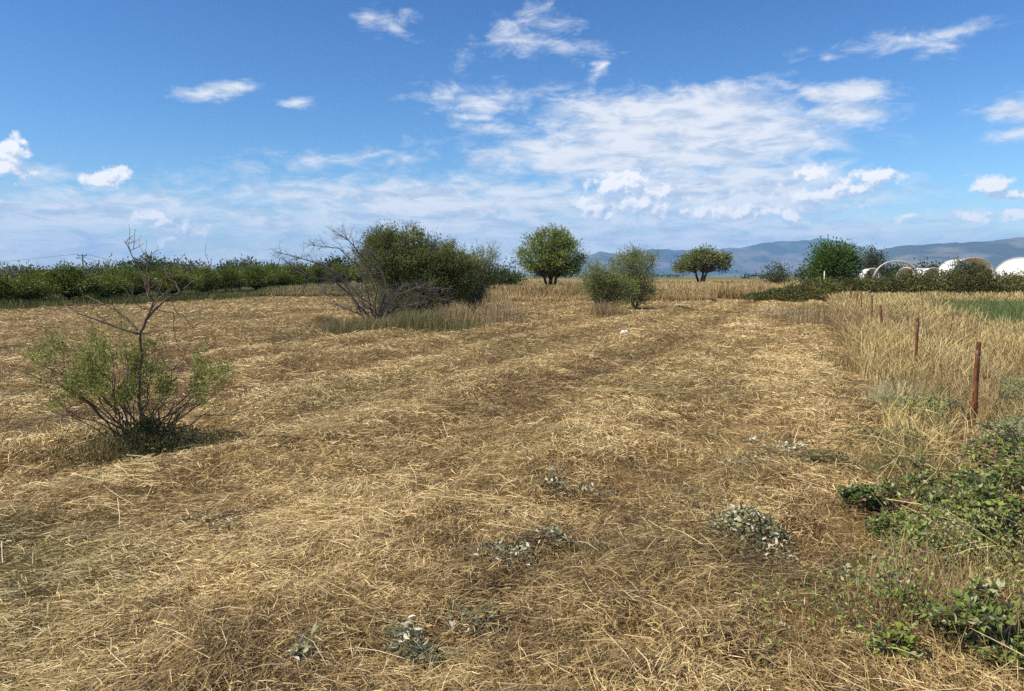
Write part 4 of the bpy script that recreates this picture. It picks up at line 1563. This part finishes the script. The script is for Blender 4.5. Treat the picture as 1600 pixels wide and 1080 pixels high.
bramble('dark green bramble sprout at the edge of the mown hay', 1362, 802, .24, .22, .26, 190, (.052, .62), ((.035, .075, .015), (.12, .19, .035)), 901, 9)
bramble('bramble mound with pale leaves right behind the dark green sprout', 1450, 790, .55, .45, .34, 300, (.045, .6), BR, 902, 16)
bramble('silvery bramble heap at the right edge below the tallest stake', 1568, 722, .55, .4, .45, 430, (.045, .6), SILV, 903, 18)
bramble('dark bramble thicket at the right edge in the middle foreground', 1580, 850, .42, .42, .48, 460, (.05, .62), BR, 904, 18)
bramble('yellow-green bramble shoot arching over the right edge', 1520, 862, .32, .22, .46, 130, (.055, .6), YEL, 905, 6)
bramble('bright green bramble shoot by the bottom edge near the right corner', 1396, 1040, .10, .14, .24, 90, (.045, .62), YEL, 906, 6)
bramble('leafy bramble filling the bottom right corner', 1575, 1040, .34, .3, .34, 300, (.05, .62), ((.06, .10, .02), (.22, .28, .06)), 907, 14)
bramble('low bramble with whitish leaves between bottom shoot and dark sprout', 1410, 925, .2, .2, .10, 50, (.045, .6), SILV, 908, 8)
bramble('grey bramble mound left of the tallest stake', 1436, 664, .5, .5, .35, 240, (.045, .6), ((.08, .10, .045), (.24, .26, .16)), 909, 14)
bramble('sparse green bramble at the foot of the pale bushy weed', 1385, 700, .45, .4, .2, 170, (.04, .6), BR, 910, 10)
bramble('small bramble mound beside the tallest stake, on its right', 1622, 660, .5, .5, .4, 220, (.045, .6), ((.07, .09, .04), (.2, .22, .12)), 911, 12)
bramble('low bramble on the mown edge below the white cut leaves', 1300, 730, .30, .25, .12, 70, (.04, .6), ((.08, .10, .04), (.22, .22, .1)), 912, 6)
bramble('tall leafy bramble at the right edge just above the yellow-green shoot', 1590, 790, .4, .4, .5, 420, (.05, .6), ((.06, .105, .02), (.25, .32, .065)), 913, 18)
bramble('green bramble carpet left of the corner bramble, under golden grass', 1480, 1000, .3, .3, .22, 260, (.045, .6), ((.06, .105, .02), (.25, .32, .065)), 914, 14)
bramble('wide green bramble mat below the silvery heap', 1500, 820, .5, .4, .25, 420, (.045, .6), ((.06, .105, .02), (.25, .32, .065)), 915, 20)
bramble('small green bramble beside the dark green sprout, on its lower right', 1420, 850, .28, .28, .2, 200, (.045, .6), ((.06, .105, .02), (.25, .32, .065)), 916, 10)
# low leafy ground cover between the brambles
gcv = Acc()
n = 170000
yy = 2.6 + 8.0 * rng.random(n) ** .9
xx = 5.08 + FK * (yy - 8.4) + rng.uniform(-2.1, 2.6, n) * math.hypot(1, FK)
pt = fbm(xx * 1.5, yy * 1.5, 201, 3)
clear = (np.abs(xx / yy - .604) < .035) & (yy > 6.6)
k = ~clear & (pt > .53 - .15 * smooth(-1.2, 1.0, side(xx, yy)) + .3 * smooth(-.75, -2.0, side(xx, yy)) + .35 * smooth(8, 10.3, yy) + .10 * rng.random(n)) & (np.abs(xx) < yy * .8 + 1)
xx, yy, pt = xx[k], yy[k], pt[k]
n = len(xx)
zz = ground_z(xx, yy) + .015 + rng.random(n) ** .8 * (1.15 * np.clip(pt - .40, 0, .3) + .02)
L_ = rng.uniform(.010, .030, n) * np.maximum(1, yy / 5) ** .5
cc = np.where((fbm(xx * .9, yy * .9, 211, 2) > .33)[:, None], mixc((.065, .105, .02), (.28, .34, .08), rng.random(n)), mixc((.10, .12, .055), (.30, .32, .19), rng.random(n)))
leaves(gcv, np.stack([xx, yy, zz], 1), rng.normal(0, 1, (n, 3)) + np.array([0, 0, .3]), L_, L_ * .55, cc, True, .5)
tag(gcv.build('ground_cover', M_BRAMBLE), 'low green and silvery leaves creeping through the grass at the right edge', 'ground cover', None, 'stuff')
tuft('dry_weeds', 'dark brown dry weeds along the mown edge before the far fence stakes', 'weeds', 1330, 522, 46, 46, 1500, ((.15, .105, .055), (.36, .26, .13)), .3, .011, 3.2, 18, .4)
tuft('dry_weeds', 'olive brown weeds at the mown edge left of the half hidden stake', 'weeds', 1366, 590, 40, 40, 700, ((.16, .125, .05), (.40, .31, .14)), .4, .008, 1.2, 19, .3)
# long straw blown over the brambles
lg = Acc()
n = 900
yy = rng.uniform(2.7, 8.0, n)
xx = 5.08 + FK * (yy - 8.4) + rng.uniform(-1.3, 1.6, n)
straws(lg, xx, yy, ground_z(xx, yy) + rng.uniform(.05, .28, n), rng.uniform(0, 6.28, n), rng.uniform(.2, .6, n), rng.uniform(.002, .0034, n) * np.maximum(1, yy / 4.5), rng.normal(.25, .35, n),
       mixc((.42, .30, .12), (.72, .58, .30), rng.random(n)), rng, .06)
tag(lg.build('dry_stalks', M_STRAW), 'long pale stalks leaning through the brambles at the right edge', 'dry stalks', None, 'stuff')
# pale feathery weed
tuft('pale_weed', 'pale silvery bushy weed at the field edge left of the tallest stake', 'weed', 1405, 640, 70, 50, 650, ((.30, .30, .15), (.56, .53, .33)), .5, .0055, .28, 12, .1)
tuft('pale_weed', 'small silvery weed clump behind the tallest stake', 'weed', 1470, 622, 50, 28, 240, ((.26, .26, .14), (.46, .43, .27)), .5, .005, .25, 13, .1)
tuft('pale_weed', 'pale weed patch on the bright strip at the far end of the field', 'weed', 1242, 492, 60, 9, 1500, ((.34, .30, .17), (.58, .51, .32)), .7, .02, 2.2, 14, .1)
tuft('grass_tuft', 'green grass sprouting beside the dark green bramble sprout', 'grass clump', 1430, 735, 130, 46, 700, ((.10, .12, .03), (.30, .31, .1)), .5, .005, .35, 15)
tuft('dry_weeds', 'golden dry grass clump between the bramble shoots at the bottom right', 'weeds', 1450, 960, 170, 110, 900, ((.30, .2, .09), (.58, .44, .22)), .5, .004, .3, 16, .2)
tuft('dry_weeds', 'golden dry grass leaning round the foot of the tallest stake', 'weeds', 1560, 652, 110, 50, 900, ((.32, .22, .10), (.60, .46, .23)), .5, .0045, .35, 17, .2)


def cut_pile(label, px, py, rx, ry, hgt, n, seed, leaf=.045, pale=.33):
    p = on_ground(px, py)
    R = np.random.default_rng(seed)
    pr = random.Random(seed)
    root = empty('cut_bramble', p)
    tag(root, label, 'cut bramble', 'heaps of cut bramble on the hay')
    f_, wd = Acc(), Acc()
    a_ = R.uniform(0, 6.28, n)
    q_ = R.random(n) ** .62 * (1 + .25 * (R.random(n) ** 4))
    x_, y_ = p[0] + rx * q_ * np.cos(a_), p[1] + ry * q_ * np.sin(a_)
    z_ = ground_z(x_, y_) + .075 + hgt * np.clip(1 - q_ ** 2, 0, 1) * R.random(n)
    c = np.where((R.random(n) < pale)[:, None], mixc((.44, .42, .30), (.78, .74, .60), R.random(n)), mixc((.055, .065, .03), (.18, .19, .085), R.random(n)))
    L_ = leaf * .85 * R.uniform(.45, 1.25, n)
    leaves(f_, np.stack([x_, y_, z_], 1), R.normal(0, 1, (n, 3)), L_, L_ * R.uniform(.3, .65, n), c, True, .35, R)
    ns = 40
    xs_, ys_ = p[0] + R.normal(0, rx * .7, ns), p[1] + R.normal(0, ry * .7, ns)
    straws(f_, xs_, ys_, ground_z(xs_, ys_) + .05 + hgt * .6 * R.random(ns), R.uniform(0, 6.28, ns), R.uniform(.06, .2, ns), R.uniform(.0014, .0028, ns), R.normal(0, .3, ns),
           mixc((.30, .2, .09), (.66, .52, .27), R.random(ns)), R)
    sg = []
    for _ in range(10):
        b = p + np.array([pr.gauss(0, rx * .5), pr.gauss(0, ry * .5), .05])
        s2, _ = path_segs(b, b + np.array([pr.gauss(0, rx), pr.gauss(0, ry), hgt * pr.uniform(.1, .7)]), .004, .002, 4, .08, .1, pr)
        sg += s2
    tubes(wd, sg, np.array([.10, .075, .055]), 4)
    wd.build('canes', M_BARK, root)
    f_.build('leaves', M_BRAMBLE, root)


cut_pile('largest heap of wilted pale and dark bramble leaves, on the hay right of centre', 1168, 842, .25, .19, .13, 560, 921)
cut_pile('wilted leaves strewn below the largest heap, half under straw', 1195, 885, .18, .12, .07, 80, 922, .04, .35)
cut_pile('grey-green scatter of cut leaves left of the largest heap, by the centre', 797, 888, .19, .20, .07, 210, 923, .036)
cut_pile('small white leaf cluster just above the grey-green scatter', 862, 856, .12, .09, .06, 60, 924, .045, .75)
cut_pile('upright cut sprig in the hay at the picture centre', 862, 772, .09, .08, .16, 70, 925, .04)
cut_pile('small row of cut leaves right of the upright sprig', 928, 779, .16, .05, .04, 34, 926, .04, .6)
cut_pile('bright white cut leaves spread near the mown edge', 1222, 714, .24, .20, .06, 130, 927, .042, .7)
cut_pile('small cut sprig left of the bright white leaves', 1150, 738, .12, .12, .06, 50, 928, .042)
cut_pile('white leaf bunch with dark centre at the bottom middle', 632, 1020, .10, .11, .08, 60, 929, .05, .7)
cut_pile('dark cut clump just below the white leaf bunch', 655, 1052, .10, .08, .08, 70, 930, .04, .1)
cut_pile('pale dry leaf pair near the bottom, farthest left of the cut leaves there', 478, 1036, .06, .10, .05, 26, 931, .055, .9)
cut_pile('dark grassy clump of cut leaves between the scatter and the bottom bunch', 738, 992, .13, .12, .06, 90, 932, .034, .25)
cut_pile('faint grey leaves on the hay in the left foreground', 335, 830, .20, .12, .04, 60, 933, .035, .5)
cut_pile('tiny white leaves left of the bright white spread on the hay', 1180, 700, .1, .08, .05, 26, 935, .04, .8)

# ------------------------------------------------------------------ white scrap on the hay
p = on_ground(976, 523)
R = np.random.default_rng(950)
n_, m_ = 9, 12
V = []
for i in range(n_):
    f1 = math.pi * i / (n_ - 1)
    for j in range(m_):
        t_ = 2 * math.pi * j / m_
        q_ = 1 + R.normal(0, .22)
        V.append(p + np.array([.10 * q_ * math.sin(f1) * math.cos(t_), .08 * q_ * math.sin(f1) * math.sin(t_), .06 + .07 * q_ * math.cos(f1) + .05 * math.sin(t_ * 2) * math.sin(f1)]))
F = [(i * m_ + j, (i + 1) * m_ + j, (i + 1) * m_ + (j + 1) % m_, i * m_ + (j + 1) % m_) for i in range(n_ - 1) for j in range(m_)]
a = Acc()
a.add(np.array(V), np.array(F), np.array([.8] * 3))
o = a.build('paper_scrap', M_BAG, None, False, p)
tag(o, 'crumpled white scrap lying on the hay in the middle of the field', 'litter')
